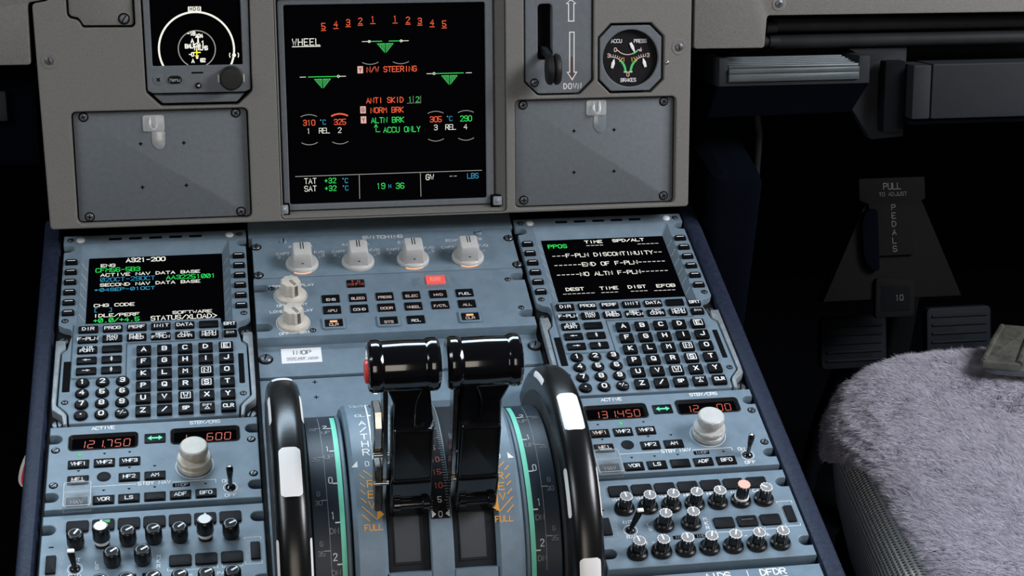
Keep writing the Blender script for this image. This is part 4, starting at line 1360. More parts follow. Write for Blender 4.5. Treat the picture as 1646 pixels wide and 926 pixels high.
b = q_mb()
b.prism(rect(74.8, -320, 287.2, -1.6, .6), -17, -9, .4)
for u, v in ((113.9, -17), (113.8, -33.4), (248, -17), (248, -33.4)):
    x, y = lift(u, v, -9)
    for q in (0, 1):
        b.ribbon([(x - 1.6 * q, y - 1.6 * (1 - q)), (x + 1.6 * q, y + 1.6 * (1 - q))], .8, -8.93 + q * .01, 1)
b.ribbon([(74.8, -2.2), (287.2, -2.2)], .5, -8.93, 1)
b.build('base_plate', [BLUE, SOOT], tq)


def swept(b, x0, x1, R, a0, a1, mi=0, depth=14, n=40, bev=0.8):
    L = []
    for i in range(n + 1):
        a = radians(a0 + (a1 - a0) * i / n)
        pr = [(x0, R - depth), (x0, R - bev), (x0 + bev, R), (x1 - bev, R), (x1, R - bev), (x1, R - depth)]
        L.append([(x, YC + r * cos(a), ZC + r * sin(a)) for x, r in pr])
    b.loft(L, mi)


CENT = 180.7
b = q_mb()
for x0, x1 in ((126.2, 147.2), (174.4, 189.2), (216.8, 235.4)):
    swept(b, x0, x1, 95, 12, 168, 0, 20, 60, 2.6 if x1 - x0 > 16 else .8)
swept(b, 147, 174.6, 95, 146, 168, 0, 20, 10)
swept(b, 189, 217, 95, 146, 168, 0, 20, 10)
swept(b, 147, 174.6, 95, 12, 52, 0, 20, 10)
swept(b, 189, 217, 95, 12, 52, 0, 20, 10)
b.build('quadrant_cover', [BLUE], tq)
# lever slots with framed covers
for x0, x1 in ((147.2, 174.4), (189.2, 216.8)):
    b = q_mb()
    swept(b, x0, x1, 90.5, 50, 147, 0, 14)
    swept(b, x0 + 3.6, x1 - 5.4, 91.0, 100, 143, 0, 2, 20, .4)
    swept(b, x0 + 4.6, x1 - 6.4, 91.15, 100, 142, 1, 1, 20, .2)
    b.build('slot_cover', [DGREY, MATS['slot_insert'] if 'slot_insert' in MATS else mat('slot_insert', (0.040, 0.045, 0.050), 0.65, bump=0.3)], tq)
# printed marks on the cover
b = q_mb()
b.fn = drum(95)
SC = 1 / 95 * 180 / pi     # degrees per mm


def dtext(s, x, a, h, mi, wf=.75, sw=.16, sx=1):
    hh = h * SC
    p0 = len(b.v)
    cw, gp = h * wf, h * .22
    tot = len(s) * cw + (len(s) - 1) * gp
    for i, ch in enumerate(s):
        for st in GL[ch]:
            pts = [(x - tot / 2 + i * (cw + gp) + px / 4 * cw, (3 - py) / 6 * h) for px, py in st]
            bb = MB()
            bb.ribbon(pts, sw * h, 0)
            b.add([(px, a + py * SC, .12 + .01 * mi) for px, py, _ in bb.v], bb.f, mi)


def dline(pts, w, mi):
    """pts in (x, degrees); w in mm"""
    bb = MB()
    bb.ribbon([(x, a / SC) for x, a in pts], w, 0, 0, sub=3)
    b.add([(x, y * SC, .12 + .01 * mi) for x, y, _ in bb.v], bb.f, mi)


def dpoly(pts, mi):
    b.add([(x, a, .13) for x, a in pts], [list(range(len(pts)))], mi)


for s in (-1, 1):
    X = lambda x: CENT + s * (x - CENT) * -1 * -1 if s < 0 else 2 * CENT - x
    X = (lambda x: x) if s < 0 else (lambda x: 2 * CENT - x)
    for ch, a in (('A', 77.6), ('/', 82.4), ('T', 87), ('H', 91.3), ('R', 95.7)):
        dtext(ch, X(138), a, 5.0, 0, wf=.8)
    dtext('CL', X(137.6), 71.0, 3.4, 0, wf=.8)
    dtext('FLX', X(137.0), 54.5, 3.2, 0, wf=.8)
    dtext('MCT', X(137.4), 58.6, 3.2, 0, wf=.8)
    dtext('TO', X(138), 46, 3.2, 0, wf=.8)
    dtext('0', X(137.8), 101.4, 3.6, 0, wf=.6)
    dline([(X(143), 56.5), (X(142), 101.4)], .9, 0)
    dline([(X(142), 101.4), (X(146.4), 101.4)], .9, 0)
    for a in (56.2, 71.6):
        dpoly([(X(142.8), a - 1.2), (X(146), a), (X(142.8), a + .6)], 0)
    dpoly([(X(131.6), 99.8), (X(127.6), 102.7), (X(131.6), 102.8)], 0)
    for ch, a in (('R', 110.4), ('E', 114.8), ('V', 119)):
        dtext(ch, X(138.6), a, 4.6, 1, wf=.8)
    dtext('FULL', X(138.8), 127.7, 3.6, 1, wf=.62)
    for p, q in (((134.8, 104.4), (142, 108.4)), ((132.2, 106.2), (134.9, 107.8)), ((132.2, 109.8), (135.1, 111.5)), ((132.1, 112.8), (134.9, 114.5)), ((132.1, 116.1), (135.1, 118)), ((132.2, 119.4), (141.4, 124.8)), ((132.1, 122.6), (136.4, 125.2))):
        dline([(X(p[0]), p[1]), (X(q[0]), q[1])], .7, 1)
    dline([(X(142.2), 108), (X(142.6), 124)], 1.5, 1)
    dpoly([(X(141.2), 124.8), (X(142), 120.6), (X(146), 123.0)], 1)
# thrust angle scale between the levers
b.add([(x, a, .06) for a in range(56, 127, 2) for x in (175.6, 188.2)], [(2 * i, 2 * i + 1, 2 * i + 3, 2 * i + 2) for i in range(35)], 2)
for i, (s, mi) in enumerate((('0', 0), ('5', 3), ('10', 3), ('15', 3), ('10', 3), ('5', 0), ('0', 0))):
    dtext(s, 182 if i < 6 else 181.8, 89.8 + 5.75 * i, 3.6, mi, wf=.6, sw=.13)
for i in range(58):
    a = 58 + i * 1.15
    L = 2.6 if i % 5 == 3 else 1.6
    dline([(187.8 - L, a), (187.8, a)], .35, 4)
    dline([(176, a), (176 + L * .6, a)], .35, 4)
dpoly([(176.2, 122.6), (179, 124.2), (176.2, 125.6)], 0)
dpoly([(187.8, 122.6), (185, 124.2), (187.8, 125.6)], 0)
b.fn = None
b.build('printed_scales', [WHITE, ORANGE, BLACK, REDM, DIMW], tq)
# pitch trim scales
for s in (-1, 1):
    X = (lambda x: x) if s < 0 else (lambda x: 2 * CENT - x)
    b = q_mb()
    xs = sorted((X(100.5), X(124.6)))
    swept(b, xs[0], xs[1], 88, 10, 168, 0, 18)
    xs = sorted((X(121.6), X(124.7)))
    swept(b, xs[0], xs[1], 88.3, 10, 168, 4, 10)
    b.fn = drum(88)
    SC = 1 / 88 * 180 / pi
    b.add([(x, a, .25) for a in range(58, 161, 2) for x in sorted((X(118.2), X(121.4)))], [(2 * i, 2 * i + 1, 2 * i + 3, 2 * i + 2) for i in range(51)], 1)
    for k, (n_, d_) in enumerate((('2', 'UP'), ('1', 'UP'), ('0', ''), ('1', 'DN'), ('2', 'DN'))):
        a = 71.0 + k * 17.2
        dline([(X(115.4), a + 1.6), (X(118.4), a + 1.6)], .9, 2)
        dtext(n_, X(113.9), a - (0 if k < 3 else 1.5), 4.4, 2, wf=.5, sw=.13)
        if d_:
            dtext(d_, X(114.2), a + 5, 3.4, 3, wf=.68, sw=.12)
    dline([(X(110.2), 58), (X(111.4), 150)], .3, 3)
    for k, st in enumerate(('20', '25', '30', '35')):
        a = 72 + k * 21.2
        dline([(X(107.6), a), (X(110.8), a)], .7, 3)
        dtext(st, X(105.4), a + 1, 3, 3, wf=.6, sw=.1)
        if k > 1:
            dtext('G', X(105.6), a - 3, 3, 3, wf=.6, sw=.1)
    b.fn = None
    b.build('trim_scale', [NAVYP, TEAL, WHITE, DIMW, BLUE], tq)

# ---------------------------------------------------------------- thrust levers
def thrust_lever(xg0, xg1, xb0, xb1, xa, label, red):
    gx, gy, gz = (xg0 + xg1) / 2, -172.0, 146.0
    t = thing('thrust_lever', label, 'lever', PED, ((xb0 + xb1) / 2, -170, 45), 'thrust levers')
    B = Matrix.Translation((-(xb0 + xb1) / 2, 170, -45))
    L = xg1 - xg0
    b = MB()
    b.M = B @ Matrix.Translation((xg0, gy, gz)) @ Matrix.Rotation(pi / 2, 4, 'Y')
    b.lathe([(9, 0), (13.2, .1), (15.2, .8), (16.4, 2.4), (16.6, 5.4), (16.2, 7.8), (15.5, 8.8), (15.3, 9.4), (15.4, 10.2), (15.7, L / 2), (15.4, L - 10.2), (15.3, L - 9.4), (15.5, L - 8.8), (16.2, L - 7.8), (16.6, L - 5.4), (16.4, L - 2.4), (15.2, L - .8), (13.2, L - .1), (9, L)], 64)
    grip = b.build('grip', GLOSS, t)
    b = MB()
    b.M = B @ Matrix.Translation((xg0 - 1.8, gy - 3, gz - 1)) @ Matrix.Rotation(pi / 2, 4, 'Y')
    b.lathe([(5, 0), (7, .4), (7.4, 1.2), (7.4, 3)], 28)
    if red:
        b.build('disconnect_button', REDP, grip)
    # body: neck, block and lower skirt, one lofted column from the drum up to the grip
    xm, hw = (xb0 + xb1) / 2, (xb1 - xb0) / 2
    secs = [(36, -191.5, -150, hw + .6), (52, -193.5, -150, hw + .6), (66, -194.5, -148, hw + .4), (69, -194.0, -148, hw), (71, -193.0, -149, hw), (105, -190.5, -152, hw), (109.5, -189.2, -154, hw - .2)]
    b = MB()
    b.M = B
    lo = []
    for w, v0, v1, h in secs:
        lo.append([(x, y, w) for x, y in rect(xm - h, v0, xm + h, v1, 2, 3)])
    b.loft(lo, 0)
    # neck, narrower, on one side of the block
    nk0, nk1 = (xm - hw, xm + 1.5) if red else (xm - 1.0, xm + hw)
    nn = [(107, -189, -156, nk0, nk1), (114, -187, -157, nk0 + .4, nk1), (124, -184.5, -158, nk0 + .6, nk1 + (1 if red else 0)), (131, -184, -160, nk0 - 1.5, nk1 + 3), (138, -183, -162, nk0 - 5, nk1 + 6)]
    b.loft([[(x, y, w) for x, y in rect(a_, v0, c_, v1, 2, 3)] for w, v0, v1, a_, c_ in nn], 0)
    # web beside the neck
    wx0, wx1 = (nk1 - 2, xm + hw) if red else (xm - hw, nk0 + 2)
    b.loft([[(x, y, w) for x, y in rect(wx0 + q, -183 + k, wx1 - q, -158, 2, 3)] for w, k, q in ((106, -3, 0), (116, 1, .6), (128, 5, 1.6), (136, 9, 3))], 0)
    b.build('lever_column', GLOSS, t)
    # framed pane on the aft face of the block
    b = MB()
    b.M = B @ Matrix.Translation((xm, -191.7, 89.2)) @ Matrix.Rotation(radians(86.2), 4, 'X')
    b.plate(rr(2 * hw - 1.0, 40.4, 1.6), [rr(2 * hw - 2.8, 38.4, 1.2)], -1, 1.1, .4)
    b.prism(rr(2 * hw - 2.6, 38.8, 1.2), -1, .35, .2, 1)
    b.build('block_panel', [GLOSS, SATIN], t)
    b = MB()
    b.M = B @ Matrix.Translation((xm - hw + 1, -194.6, 49.5)) @ Matrix.Rotation(pi / 2, 4, 'Y')
    W2 = 2 * hw - 2
    b.lathe([(3.6, 0), (4.4, .6), (4.4, 4.6), (3.2, 5.0), (3.2, W2 - 5), (4.4, W2 - 4.6), (4.4, W2 - .6), (3.6, W2)], 24)
    b.build('latch_roller', GLOSS, t)
    # metal reverse latch arm beside the column
    b = MB()
    b.M = B
    side_prism(b, xa, xa + 3.2, [(-166, 140), (-174, 140), (-180, 112), (-184, 84), (-186, 60), (-184, 40), (-176, 36), (-172, 60), (-168, 90), (-164, 118)], 0, .5)
    if red:
      side_prism(b, xa - 5.4, xa, [(-160, 108), (-176, 112), (-182, 104), (-180, 78), (-172, 74), (-162, 80)], 0, .8)
    if red:
      side_prism(b, xa - 4.6, xa + .2, [(-170, 68), (-184, 70), (-189, 60), (-190, 38), (-182, 34), (-172, 44)], 1, .8)
    b.tube([(xa - 5.6 * red, -182.5, 82), (xa + 4, -182.5, 82)], 1.6, 12, 0)
    b.tube([(xa - 5.6 * red, -187.2, 62), (xa + 4, -187.2, 62)], 1.4, 12, 0)
    b.build('reverse_latch_arm', [STEEL, MATS['worn_gunmetal'] if 'worn_gunmetal' in MATS else mat('worn_gunmetal', (0.11, 0.107, 0.10), 0.35, metal=0.9, bump=0.3, var=0.4, vscale=160)], t)
    return t


thrust_lever(134.8, 179.2, 149.8, 175.4, 144.6, 'left thrust lever with glossy black barrel grip and red end button', True)
thrust_lever(183.0, 229.4, 191.6, 217.4, 188.2, 'right thrust lever with glossy black barrel grip and no red button', False)

# ---------------------------------------------------------------- pitch trim wheels
def trim_wheel(xw, label, phase, inner):
    t = thing('pitch_trim_wheel', label, 'trim wheel', PED, (xw, -138, -43), 'pitch trim wheels')
    Rw, hw = 116.0, 11.2
    n, prof = 160, []
    for k in range(25):
        a = pi * (k / 24 - .5)
        prof.append((hw * math.copysign(abs(sin(a)) ** .8, sin(a)), Rw - 11 + 11 * abs(cos(a)) ** .75))
    b = MB()
    face = [(-hw + 1.2, 70), (-hw + .6, 92), (-hw, 97)] + prof + [(hw, 97), (hw - .6, 92), (hw - 1.2, 70)]
    L = [[(x, r * cos(2 * pi * i / n), r * sin(2 * pi * i / n)) for i in range(n)] for x, r in face]
    b.loft(L, 0)
    b.build('rim', SATIN, t)
    b = MB()
    for s in (-1, 1):
        side_prism(b, s * hw - (.2 if s > 0 else .4), s * hw + (.4 if s > 0 else .2), [(99 * cos(a), 99 * sin(a)) for a in [2 * pi * i / 96 for i in range(96)]])
    b.build('side_disc', RUBBER, t)
    # white marker pads let into the rim
    def pad(a0, a1, k0, k1, rnd_=True):
        b = MB()
        na, nk = 24, 10
        vs, fs = [], []
        for i in range(na + 1):
            for j in range(nk + 1):
                ta, tk = i / na, j / nk
                a = a0 + (a1 - a0) * ta
                # rounded ends
                e = min(ta, 1 - ta) * (a1 - a0) * Rw / 1000 * 57.3 / 57.3
                d = min(ta, 1 - ta) * radians(a1 - a0) * Rw
                q = 3.2
                sh = 1.0 if d >= q else (1 - .45 * (1 - math.sqrt(max(0, 1 - ((q - d) / q) ** 2))))
                kc = (k0 + k1) / 2
                k = kc + (k0 + (k1 - k0) * tk - kc) * sh
                ph = k * pi / 2
                x = hw * math.copysign(abs(sin(ph)) ** .8, sin(ph))
                r = Rw - 11 + 11 * abs(cos(ph)) ** .75
                r2, x2 = r + .22 * cos(ph), x + .22 * sin(ph)
                vs.append((x2, r2 * cos(radians(a)), r2 * sin(radians(a))))
        for i in range(na):
            for j in range(nk):
                fs.append((i * (nk + 1) + j, (i + 1) * (nk + 1) + j, (i + 1) * (nk + 1) + j + 1, i * (nk + 1) + j + 1))
        b.add(vs, fs)
        b.build('marker_pad', CREAM, t)
    for k in range(-3, 3):
        c = phase + k * 60
        pad(c - 8.6, c + 8.6, -.36, .36)
        for s in (-1, 1):
            c2 = c + 30
            pad(c2 - 8.4, c2 + 8.4, *((.60, .86) if s > 0 else (-.86, -.60)))
    return t


trim_wheel(88, 'left pitch trim wheel, a thick black rim with white pads left of the throttle quadrant', 109, 1)
trim_wheel(273.6, 'right pitch trim wheel, a thick black rim with white pads right of the throttle quadrant', 91.5, -1)

# ================================================================ right side: stowed table, footrest and rudder pedal area
def pm(parent, name, m, fn):
    b = MB()
    fn(b)
    return b.build(name, m, parent)


rt = thing('stowed_table_rail', 'pair of long dark tubes running under the upper right panel', 'rail', PAN, (630, 160, -30))
for nm, v, w in (('rail_tube', 8.4, 0), ('rail_tube', -5.2, 2)):
    b = MB()
    b.lathe([(4.6, -118), (5.8, -116), (5.8, 240), (5.2, 242)], 24)
    o = b.build(nm, TUBE, rt)
    o.matrix_local = Matrix.Translation(Vector((0, v, w)) * MM) @ Matrix.Rotation(pi / 2, 4, 'Y')
for v, x in ((7, -127), (-4.6, -124)):
    b = MB()
    b.lathe([(3.6, -9), (4.6, -8), (4.6, 0), (3.6, .6), (3.6, 2), (4.8, 2.6), (4.8, 11), (4, 12)], 20)
    o = b.build('end_fitting', TUBE, rt)
    o.matrix_local = Matrix.Translation(Vector((x, v, 3)) * MM) @ Matrix.Rotation(pi / 2, 4, 'Y')
b = MB()
b.prism(rect(-140, -30, 260, 26, 2), -60, -40, 1)
b.build('rail_tray', SOOT, rt)

fr = thing('folding_footrest', 'ribbed aluminium footrest on a dark housing below the upper right panel', 'footrest', PAN, (524, 132, -12))
b = MB()
side = [(-12, 11), (-12, -12), (-70, -14), (-70, 11)]
b.prism([(-65, -11), (65, -11), (65, 12), (55.5, 12), (55.5, -2), (-57.5, -2), (-57.5, 12), (-65, 12)], -36, 8, .6)
b.build('housing', DGREY, fr)
b = MB()
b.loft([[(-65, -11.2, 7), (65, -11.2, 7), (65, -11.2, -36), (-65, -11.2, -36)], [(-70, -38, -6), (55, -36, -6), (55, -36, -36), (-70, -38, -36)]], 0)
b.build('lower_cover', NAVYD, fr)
b = MB()
b.prism(rect(-57, -7.2, 55, -1, .4), -6, 10.2, .4)
b.prism(rect(-57, -.8, 55, 3.4, .4), -6, 10.6, .4)
for k in range(6):
    zz = 8.4 - 4.6 * k
    b.prism(rect(-57 - 1.4 * k, 3.4, 55 - 1.2 * k, 6.0 + 1.0 * k, .4), zz - 4.4, zz, .6)
b.build('ribbed_tread', ALU, fr)

br = thing('table_bracket', 'slate grey angled bracket between the ribbed footrest and the grey box', 'bracket', PAN, (608, 110, -30))
b = MB()
b.prism(roundpoly([(-30, 38), (24, 38), (24, -38), (-5, -40), (-26, -10), (-10, 24), (-16, 30)], 1.5), -10, 0, .8)
b.build('bracket_plate', DGREY, br)
bx = thing('stowage_box', 'slate grey box with a separate end cap at the right edge under the tubes', 'box', PAN, (690, 112, 0))
b = MB()
b.prism(rect(-47, -22, 120, 24, 1.5), -34, 0, 1.2)
b.build('box_front', DGREY, bx)
b = MB()
b.prism(rect(-64, -22, -48, 23.2, 1.5), -34, 0, 1.2)
b.build('end_cap', DGREY, bx)
b = MB()
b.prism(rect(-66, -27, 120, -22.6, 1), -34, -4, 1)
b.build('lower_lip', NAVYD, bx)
b = MB()
b.prism(rect(-84, -34, -66, 26, 1.5), -24, -12, 1)
b.build('side_plate', SOOT, bx)

# side fairing of the pedestal below the panel, dark footwell
sf = thing('side_fairing', 'dark navy fairing beside the pedestal under the instrument panel', 'fairing')
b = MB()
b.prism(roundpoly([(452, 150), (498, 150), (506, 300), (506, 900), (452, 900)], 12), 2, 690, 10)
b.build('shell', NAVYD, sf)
b = MB()
b.tube([(512, 240, 720), (518, 235, 690), (521, 232, 600), (521, 232, 420), (521, 240, 200), (521, 250, 20)], 3, 10)
b.build('cable', TUBE, sf)
PG = mat('pedal_gear_paint', (0.0045, 0.0045, 0.0042), 0.8, spec=.1)
PG2 = mat('pedal_placard', (0.0065, 0.006, 0.0055), 0.8, spec=.1)
LEG = mat('dull_legend', (0.075, 0.07, 0.066), 0.6)
pa = thing('pedal_adjuster', 'dark placard and handle lettered PULL TO ADJUST PEDALS in the right footwell', 'placard', WORLD, (763, 420, 346))
FA = Matrix.Rotation(radians(62), 4, 'X') @ Matrix.Translation((9, 176, 0)) @ Matrix.Diagonal((0.64, 0.66, 0.7, 1)) @ Matrix.Translation((-9, -176, 0))
b = MB()
b.M = Matrix.Translation((0, 0, 0)) @ FA
b.prism([(-118, -10), (132, -10), (66, 150), (-36, 150)], -40, -8, 2)
b.build('bracket', PG, pa)
b = MB()
b.prism(rect(50, 110, 80, 140, 6), -345, 40, 3)
b.build('support_post', SOOT, pa)
b = MB()
b.M = FA
b.prism(roundpoly([(-28, 62), (46, 62), (46, 142), (60, 150), (68, 154), (68, 190), (-50, 190), (-50, 154), (-34, 148)], 3), -8, 0, 1)
b.text('PULL', 9, 176, 10, .1, 1, wf=.62, gap=.2, sw=.14)
b.text('TO ADJUST', 10, 163, 6, .1, 1, wf=.7, gap=.25, sw=.12)
vtext(b, 'PEDALS', 10, 148, 66, 9, .1, 1, sw=.13)
b.build('placard', [PG2, LEG], pa)
b = MB()
b.M = FA
b.prism(roundpoly([(-48, 60), (-38, 40), (-20, 36), (-20, 140), (-40, 140), (-50, 116)], 12, 4), -6, 6, 2)
b.build('pull_handle', NAVYD, pa)
b = MB()
b.M = FA
b.prism(roundpoly([(-30, -40), (40, -40), (44, 22), (-26, 26)], 6), -8, 2, 1.5)
b.prism(roundpoly([(-20, -30), (32, -30), (34, 10), (-18, 14)], 3), 1.5, 2.4, .2, 2)
b.text('10', 14, -8, 9, 2.5, 1, wf=.6, sw=.12)
b.build('position_counter', [PG, LEG, SOOT], pa)
PE = mat('pedal_face', (0.005, 0.0075, 0.011), 0.7, spec=.2)
for x, z, lab in ((758, 290, 'dark rudder pedal left of the adjuster placard'), (886, 297, 'dark rudder pedal right of the adjuster placard')):
    rp_ = thing('rudder_pedal', lab, 'pedal', WORLD, (x + 10, 525, z), 'rudder pedals')
    b = MB()
    b.M = Matrix.Rotation(radians(66), 4, 'X')
    b.prism(rr(80, 60, 6), -12, 0, 2)
    for k in range(5):
        b.prism(rr(68, 3, 1, 0, -20 + 10 * k), -.5, 2, .6)
    b.build('tread', PE, rp_)
    b = MB()
    b.tube([(0, 10, -20), (0, 60, -160), (0, 80, -z + 2)], 12, 12)
    b.build('arm', PE, rp_)

# ---------------------------------------------------------------- left side bits
lb = thing('side_console_box', 'dark navy box with a grey latch plate at the far left under the grey panel', 'box', PAN, (-130, 118, -30))
b = MB()
b.prism(rect(-260, -48, 44, 32, 2), -60, 0, 1.5)
b.build('housing', NAVYD, lb)
b = MB()
b.prism(roundpoly([(-30, -12), (22, -12), (22, 11), (4, 11), (4, -2), (-30, -2)], 1), 0, 6, .8)
b.build('latch_plate', DGREY, lb)
b = MB()
b.prism(rect(-30, -8, 3, 26, 1.5), 0, 9, 1.5)
b.build('latch_grip', BLACK, lb)

ld = thing('pull_strap', 'red strap loop edged in white poking out beside the left pedestal rail', 'strap', WORLD, (-147, 350, 299))
out_ = [(x * .40, y * .56) for x, y in [(8, 36), (-2, 26), (-12, 8), (-17, -8), (-17, -16), (-12, -24), (-4, -26), (10, -28), (20, -10), (20, 30)]]
b = MB()
b.M = Matrix.Rotation(radians(62), 4, 'X')
b.prism(roundpoly(ccw(out_), 5, 4), -3, 0, .8, 0)
b.build('white_edge', CREAM, ld)
b = MB()
b.M = Matrix.Rotation(radians(62), 4, 'X')
b.prism(roundpoly(ccw([(x * .95 + 2.6, y * .98 - 1) for x, y in out_]), 4, 4), -1, 1.4, .6, 0)
b.plate(roundpoly(ccw([(6, 2), (1, -4), (-1, -9), (2, -14), (8, -14), (11, 0)]), 3, 3), [], 1, 1.8, .3, 1)
b.build('red_webbing', [REDP, CREAM], ld)
b = MB()
b.loft([[(4, -2, -8), (14, -2, -8), (14, 2, -8), (4, 2, -8)], [(6, 10, -120), (26, 10, -120), (26, 14, -120), (6, 14, -120)], [(6, 20, -298), (26, 20, -298), (26, 24, -298), (6, 24, -298)]])
b.build('strap_tail', SOOT, ld)

# ================================================================ co-pilot seat with fleece cover
def weave(name):
    m = bpy.data.materials.new(name)
    m.use_nodes = True
    nt = m.node_tree
    bs = nt.nodes['Principled BSDF']
    bs.inputs['Roughness'].default_value = 0.75
    tc = nt.nodes.new('ShaderNodeTexCoord')
    sx = nt.nodes.new('ShaderNodeSeparateXYZ')
    nt.links.new(tc.outputs['Object'], sx.inputs[0])

    def M(op, a, b_=None, c=None):
        n = nt.nodes.new('ShaderNodeMath')
        n.operation = op
        for i, q in enumerate((a, b_, c)):
            if q is None:
                continue
            if isinstance(q, (int, float)):
                n.inputs[i].default_value = q
            else:
                nt.links.new(q, n.inputs[i])
        return n.outputs[0]
    along = M('ADD', sx.outputs[1], M('MULTIPLY', sx.outputs[0], 0.8))
    kz = M('MULTIPLY', M('ADD', sx.outputs[2], M('MULTIPLY', sx.outputs[0], 0.5)), 2 * pi / 0.0096)
    ky = M('MULTIPLY', along, 2 * pi / 0.0072)
    s1 = M('SINE', M('ADD', ky, kz))
    s2 = M('SINE', M('SUBTRACT', ky, kz))
    f = M('MULTIPLY', s1, s2)
    cr = nt.nodes.new('ShaderNodeValToRGB')
    cr.color_ramp.elements[0].position = 0.10
    cr.color_ramp.elements[0].color = (0.035, 0.04, 0.036, 1)
    cr.color_ramp.elements[1].position = 0.40
    cr.color_ramp.elements[1].color = (0.66, 0.66, 0.61, 1)
    nt.links.new(M('ADD', M('MULTIPLY', f, 0.5), 0.5), cr.inputs[0])
    nt.links.new(cr.outputs[0], bs.inputs['Base Color'])
    bp = nt.nodes.new('ShaderNodeBump')
    bp.inputs['Distance'].default_value = 0.002
    bp.inputs['Strength'].default_value = 0.8
    nt.links.new(f, bp.inputs['Height'])
    nt.links.new(bp.outputs[0], bs.inputs['Normal'])
    return m


MESHF = weave('spacer_mesh_fabric')
FLEECE = mat('lavender_grey_fleece', (0.60, 0.585, 0.645), 0.9, var=0.10, vscale=45, spec=0.1)
_nt = FLEECE.node_tree
_tr = _nt.nodes.new('ShaderNodeBsdfTranslucent')
_tr.inputs[0].default_value = (0.62, 0.60, 0.67, 1)
_mx = _nt.nodes.new('ShaderNodeMixShader')
_mx.inputs[0].default_value = 0.45
_nt.links.new(_nt.nodes['Principled BSDF'].outputs[0], _mx.inputs[1])
_nt.links.new(_tr.outputs[0], _mx.inputs[2])
_nt.links.new(_mx.outputs[0], _nt.nodes['Material Output'].inputs[0])
SX0, SX1, SY0, SY1, STOP = 576.0, 1080.0, -470.0, 205.0, 478.0


def shear(x, y):
    """the left side of the cushion runs slightly outwards towards the back"""
    f = min(max(1 - (x - 566) / 300, 0), 1)
    return (x + f * (min(y, 115) - 115) * 0.123, y)


def seat_outline(ins, rf=120.0, n=10):
    x0, x1, y0, y1 = SX0 + ins, SX1 - ins, SY0 + ins, SY1 - ins
    r = max(rf - ins, 12)
    rb = max(40 - ins, 8)
    p = []
    for cx, cy, sx, sy, a0, q in ((x1 - r, y1 - r, 1, 1, 0, r), (x0 + r, y1 - r, -1, 1, 90, r), (x0 + rb, y0 + rb, -1, -1, 180, rb), (x1 - rb, y0 + rb, 1, -1, 270, rb)):
        for i in range(n + 1):
            a = radians(a0 + 90 * i / n)
            p.append((cx + q * cos(a), cy + q * sin(a)))
    out = []
    for i in range(len(p)):          # densify the straight runs
        a, c = p[i], p[(i + 1) % len(p)]
        d = hypot(c[0] - a[0], c[1] - a[1])
        k = max(1, int(d / 24)) if len(seat_outline.k) <= i else seat_outline.k[i]
        if len(seat_outline.k) <= i:
            seat_outline.k.append(k)
        for j in range(k):
            out.append(shear(a[0] + (c[0] - a[0]) * j / k, a[1] + (c[1] - a[1]) * j / k))
    return out


seat_outline.k = []
base = seat_outline(0)
seat = thing('copilot_seat', 'seat on the right with a fluffy lavender grey fleece cover and woven mesh side', 'seat', WORLD, (820, -130, 0))
SM = Matrix.Translation((-820, 130, 0))
b = MB()
b.M = SM
b.loft([[(x, y, z) for x, y in seat_outline(i)] for i, z in ((36, 318), (28, 332), (22, 350), (10, 385), (3, 415), (0, 440), (2, 454), (8, 465), (17, STOP - 5), (34, STOP - 1), (60, STOP))], 0)
b.build('cushion', MESHF, seat)
b = MB()
b.M = SM
b.prism(rect(610, -430, 1040, 160, 20), 250, 316, 6)
b.prism(rect(690, -330, 960, 40, 10), 2, 250, 4)
b.build('seat_base', DGREY, seat)

# fleece: a soft shell over the cushion with its pile as one mesh
rng = np.random.default_rng(5)
rings = [(-6, 0.0), (-7, .25), (-3, .5), (8, .75), (26, .92), (60, 1.0), (110, 1.02), (170, 1.0)]


def fleece_low(x, y):
    """height of the hem: pulled well down round the front, only just over the edge along the side"""
    t = min(max((y - 20) / 100, 0), 1)
    return STOP - 4 - 46 * t * t * (3 - 2 * t) + 4 * noise.noise((x * .02, y * .03, 1.3))


loops = []
for ins, f in rings:
    lp_ = []
    for (x, y), (bx_, by_) in zip(seat_outline(ins), base):
        side = min(max((by_ - 20) / 90, 0), 1)
        if side < 1:
            # along the side the hem lies on the top edge of the cushion and draws in towards the back
            hem = 12 + max(0, (33 - by_)) * .11 + 3 * noise.noise((0, by_ * .05, 4.0))
            shift = (1 - side) * max(0, hem + 6 - max(ins, 0) * .3)
            x += shift if bx_ < 700 else (-shift if bx_ > 960 else 0)
        lo, hi = fleece_low(bx_, by_), STOP + 11
        z = lo + (hi - lo) * f + 1.6 * noise.noise((x * .02, y * .02, 0)) * f
        lp_.append((x, y, z))
    loops.append(lp_)
b = MB()
b.M = SM
b.loft(loops, 0, cap0=False)
fl = b.build('fleece_cover', FLEECE, seat)
# pile
fl.data.calc_loop_triangles()
me = fl.data
vco = np.zeros(len(me.vertices) * 3)
me.vertices.foreach_get('co', vco)
vco = vco.reshape(-1, 3)
tri = np.array([t.vertices[:] for t in me.loop_triangles])
A, B_, C_ = vco[tri[:, 0]], vco[tri[:, 1]], vco[tri[:, 2]]
nr = np.cross(B_ - A, C_ - A)
ar = np.linalg.norm(nr, axis=1)
nr /= np.maximum(ar, 1e-12)[:, None]
cen = (A + B_ + C_) / 3 + np.array([0.82, -0.13, 0])
# only what can be seen from the pilots' side needs dense pile
wgt = ar * np.where(cen[:, 1] > -0.30, 1.0, 0.05) * np.where(cen[:, 0] < 0.98, 1.0, 0.15)
N = 420000
pick = rng.choice(len(tri), N, p=wgt / wgt.sum())
r1, r2 = rng.random(N), rng.random(N)
q = np.sqrt(r1)
pos = A[pick] * (1 - q)[:, None] + B_[pick] * (q * (1 - r2))[:, None] + C_[pick] * (q * r2)[:, None]
nn_ = nr[pick]


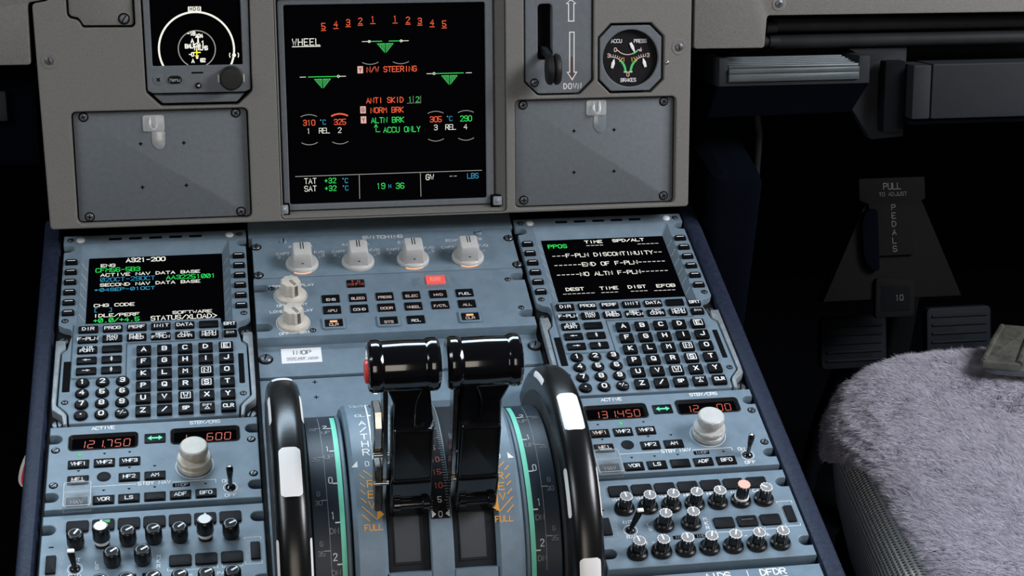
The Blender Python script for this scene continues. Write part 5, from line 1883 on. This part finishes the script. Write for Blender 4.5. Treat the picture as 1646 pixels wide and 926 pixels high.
def smooth_noise(p, f, seed):
    r = np.random.default_rng(seed)
    acc = np.zeros(len(p))
    for k in range(7):
        d = r.normal(size=3)
        d /= np.linalg.norm(d)
        acc += np.sin((p @ d) * f * (0.7 + 0.25 * k) + r.random() * 6.28)
    return acc / 2.6


ang = 2.9 + 0.6 * smooth_noise(pos, 40, 1) + 0.45 * smooth_noise(pos, 260, 2)
comb = np.stack([np.cos(ang), np.sin(ang) * .6, -0.15 * np.ones(N)], 1)
comb -= nn_ * (comb * nn_).sum(1)[:, None]
comb /= np.maximum(np.linalg.norm(comb, axis=1), 1e-6)[:, None]
length = 0.0085 * (0.85 + 0.3 * rng.random(N)) * (1 + 0.10 * smooth_noise(pos * np.array([.6, 1.5, 1]), 300, 3))
lean = np.clip(1.0 + 0.42 * smooth_noise(pos * np.array([.6, 1.5, 1]), 330, 4), 0.1, 1.9)[:, None] + rng.normal(0, .12, N)[:, None]
jit = rng.normal(0, .15, (N, 3))
d1 = nn_ + comb * lean * .7 + jit
d1 /= np.linalg.norm(d1, axis=1)[:, None]
d2 = nn_ * .35 + comb * lean * 1.2 + jit * 1.5
d2 /= np.linalg.norm(d2, axis=1)[:, None]
wv = np.cross(d1, rng.normal(size=(N, 3)))
wv /= np.maximum(np.linalg.norm(wv, axis=1), 1e-6)[:, None]
wid = (0.00026 * (0.7 + .6 * rng.random(N)))[:, None]
p0 = pos - nn_ * .001
p1 = pos + d1 * (length * .5)[:, None]
p2 = p1 + d2 * (length * .55)[:, None]
V = np.stack([p0 - wv * wid, p0 + wv * wid, p1 - wv * wid * .8, p1 + wv * wid * .8, p2], 1).reshape(-1, 3)
base_i = np.arange(N) * 5
quads = np.stack([base_i, base_i + 1, base_i + 3, base_i + 2], 1)
tris = np.stack([base_i + 2, base_i + 3, base_i + 4], 1)
pm_ = bpy.data.meshes.new('fleece_pile')
pm_.vertices.add(N * 5)
pm_.vertices.foreach_set('co', V.ravel())
pm_.loops.add(N * 7)
li = np.concatenate([quads, tris], 1).ravel()
pm_.loops.foreach_set('vertex_index', li)
pm_.polygons.add(N * 2)
st = np.stack([np.arange(N) * 7, np.arange(N) * 7 + 4], 1).ravel()
pm_.polygons.foreach_set('loop_start', st)
pm_.polygons.foreach_set('use_smooth', np.ones(N * 2, dtype=bool))
pm_.materials.append(FLEECE)
pm_.update(calc_edges=True)
pile = bpy.data.objects.new('fleece_pile', pm_)
COL.objects.link(pile)
pile.parent = fl
pile['kind'] = 'stuff'

# crotch strap lying over the front edge
OLIVE = mat('worn_olive_leather', (0.055, 0.055, 0.045), 0.55, bump=0.9, bscale=160, var=0.6, vscale=70)
SLATEF = mat('slate_webbing', (0.055, 0.065, 0.075), 0.6, bump=0.5, bscale=500, var=0.2)
sb = thing('seat_strap', 'dark olive leather strap end lying on the fleece at the right edge', 'strap', WORLD, (775, 152, STOP + 27))
b = MB()
pts = [(-60, -24), (-52, -31), (200, -105), (200, 34), (-18, 30)]
b.prism(roundpoly(ccw(pts), 4), -4, 3, 1.5)
b.build('webbing', SLATEF, sb)
b = MB()
b.prism(roundpoly(ccw([(-66, -28), (-30, -38), (10, 26), (-20, 34)]), 5), 2, 9, 2.5)
b.tube([(-33, -35, 8), (-11, -4, 9.5), (9, 25, 8)], 3.4, 10)
b.tube([(-62, -26, 7), (-40, 4, 8), (-19, 31, 7)], 3, 10)
b.build('leather_tip', OLIVE, sb)
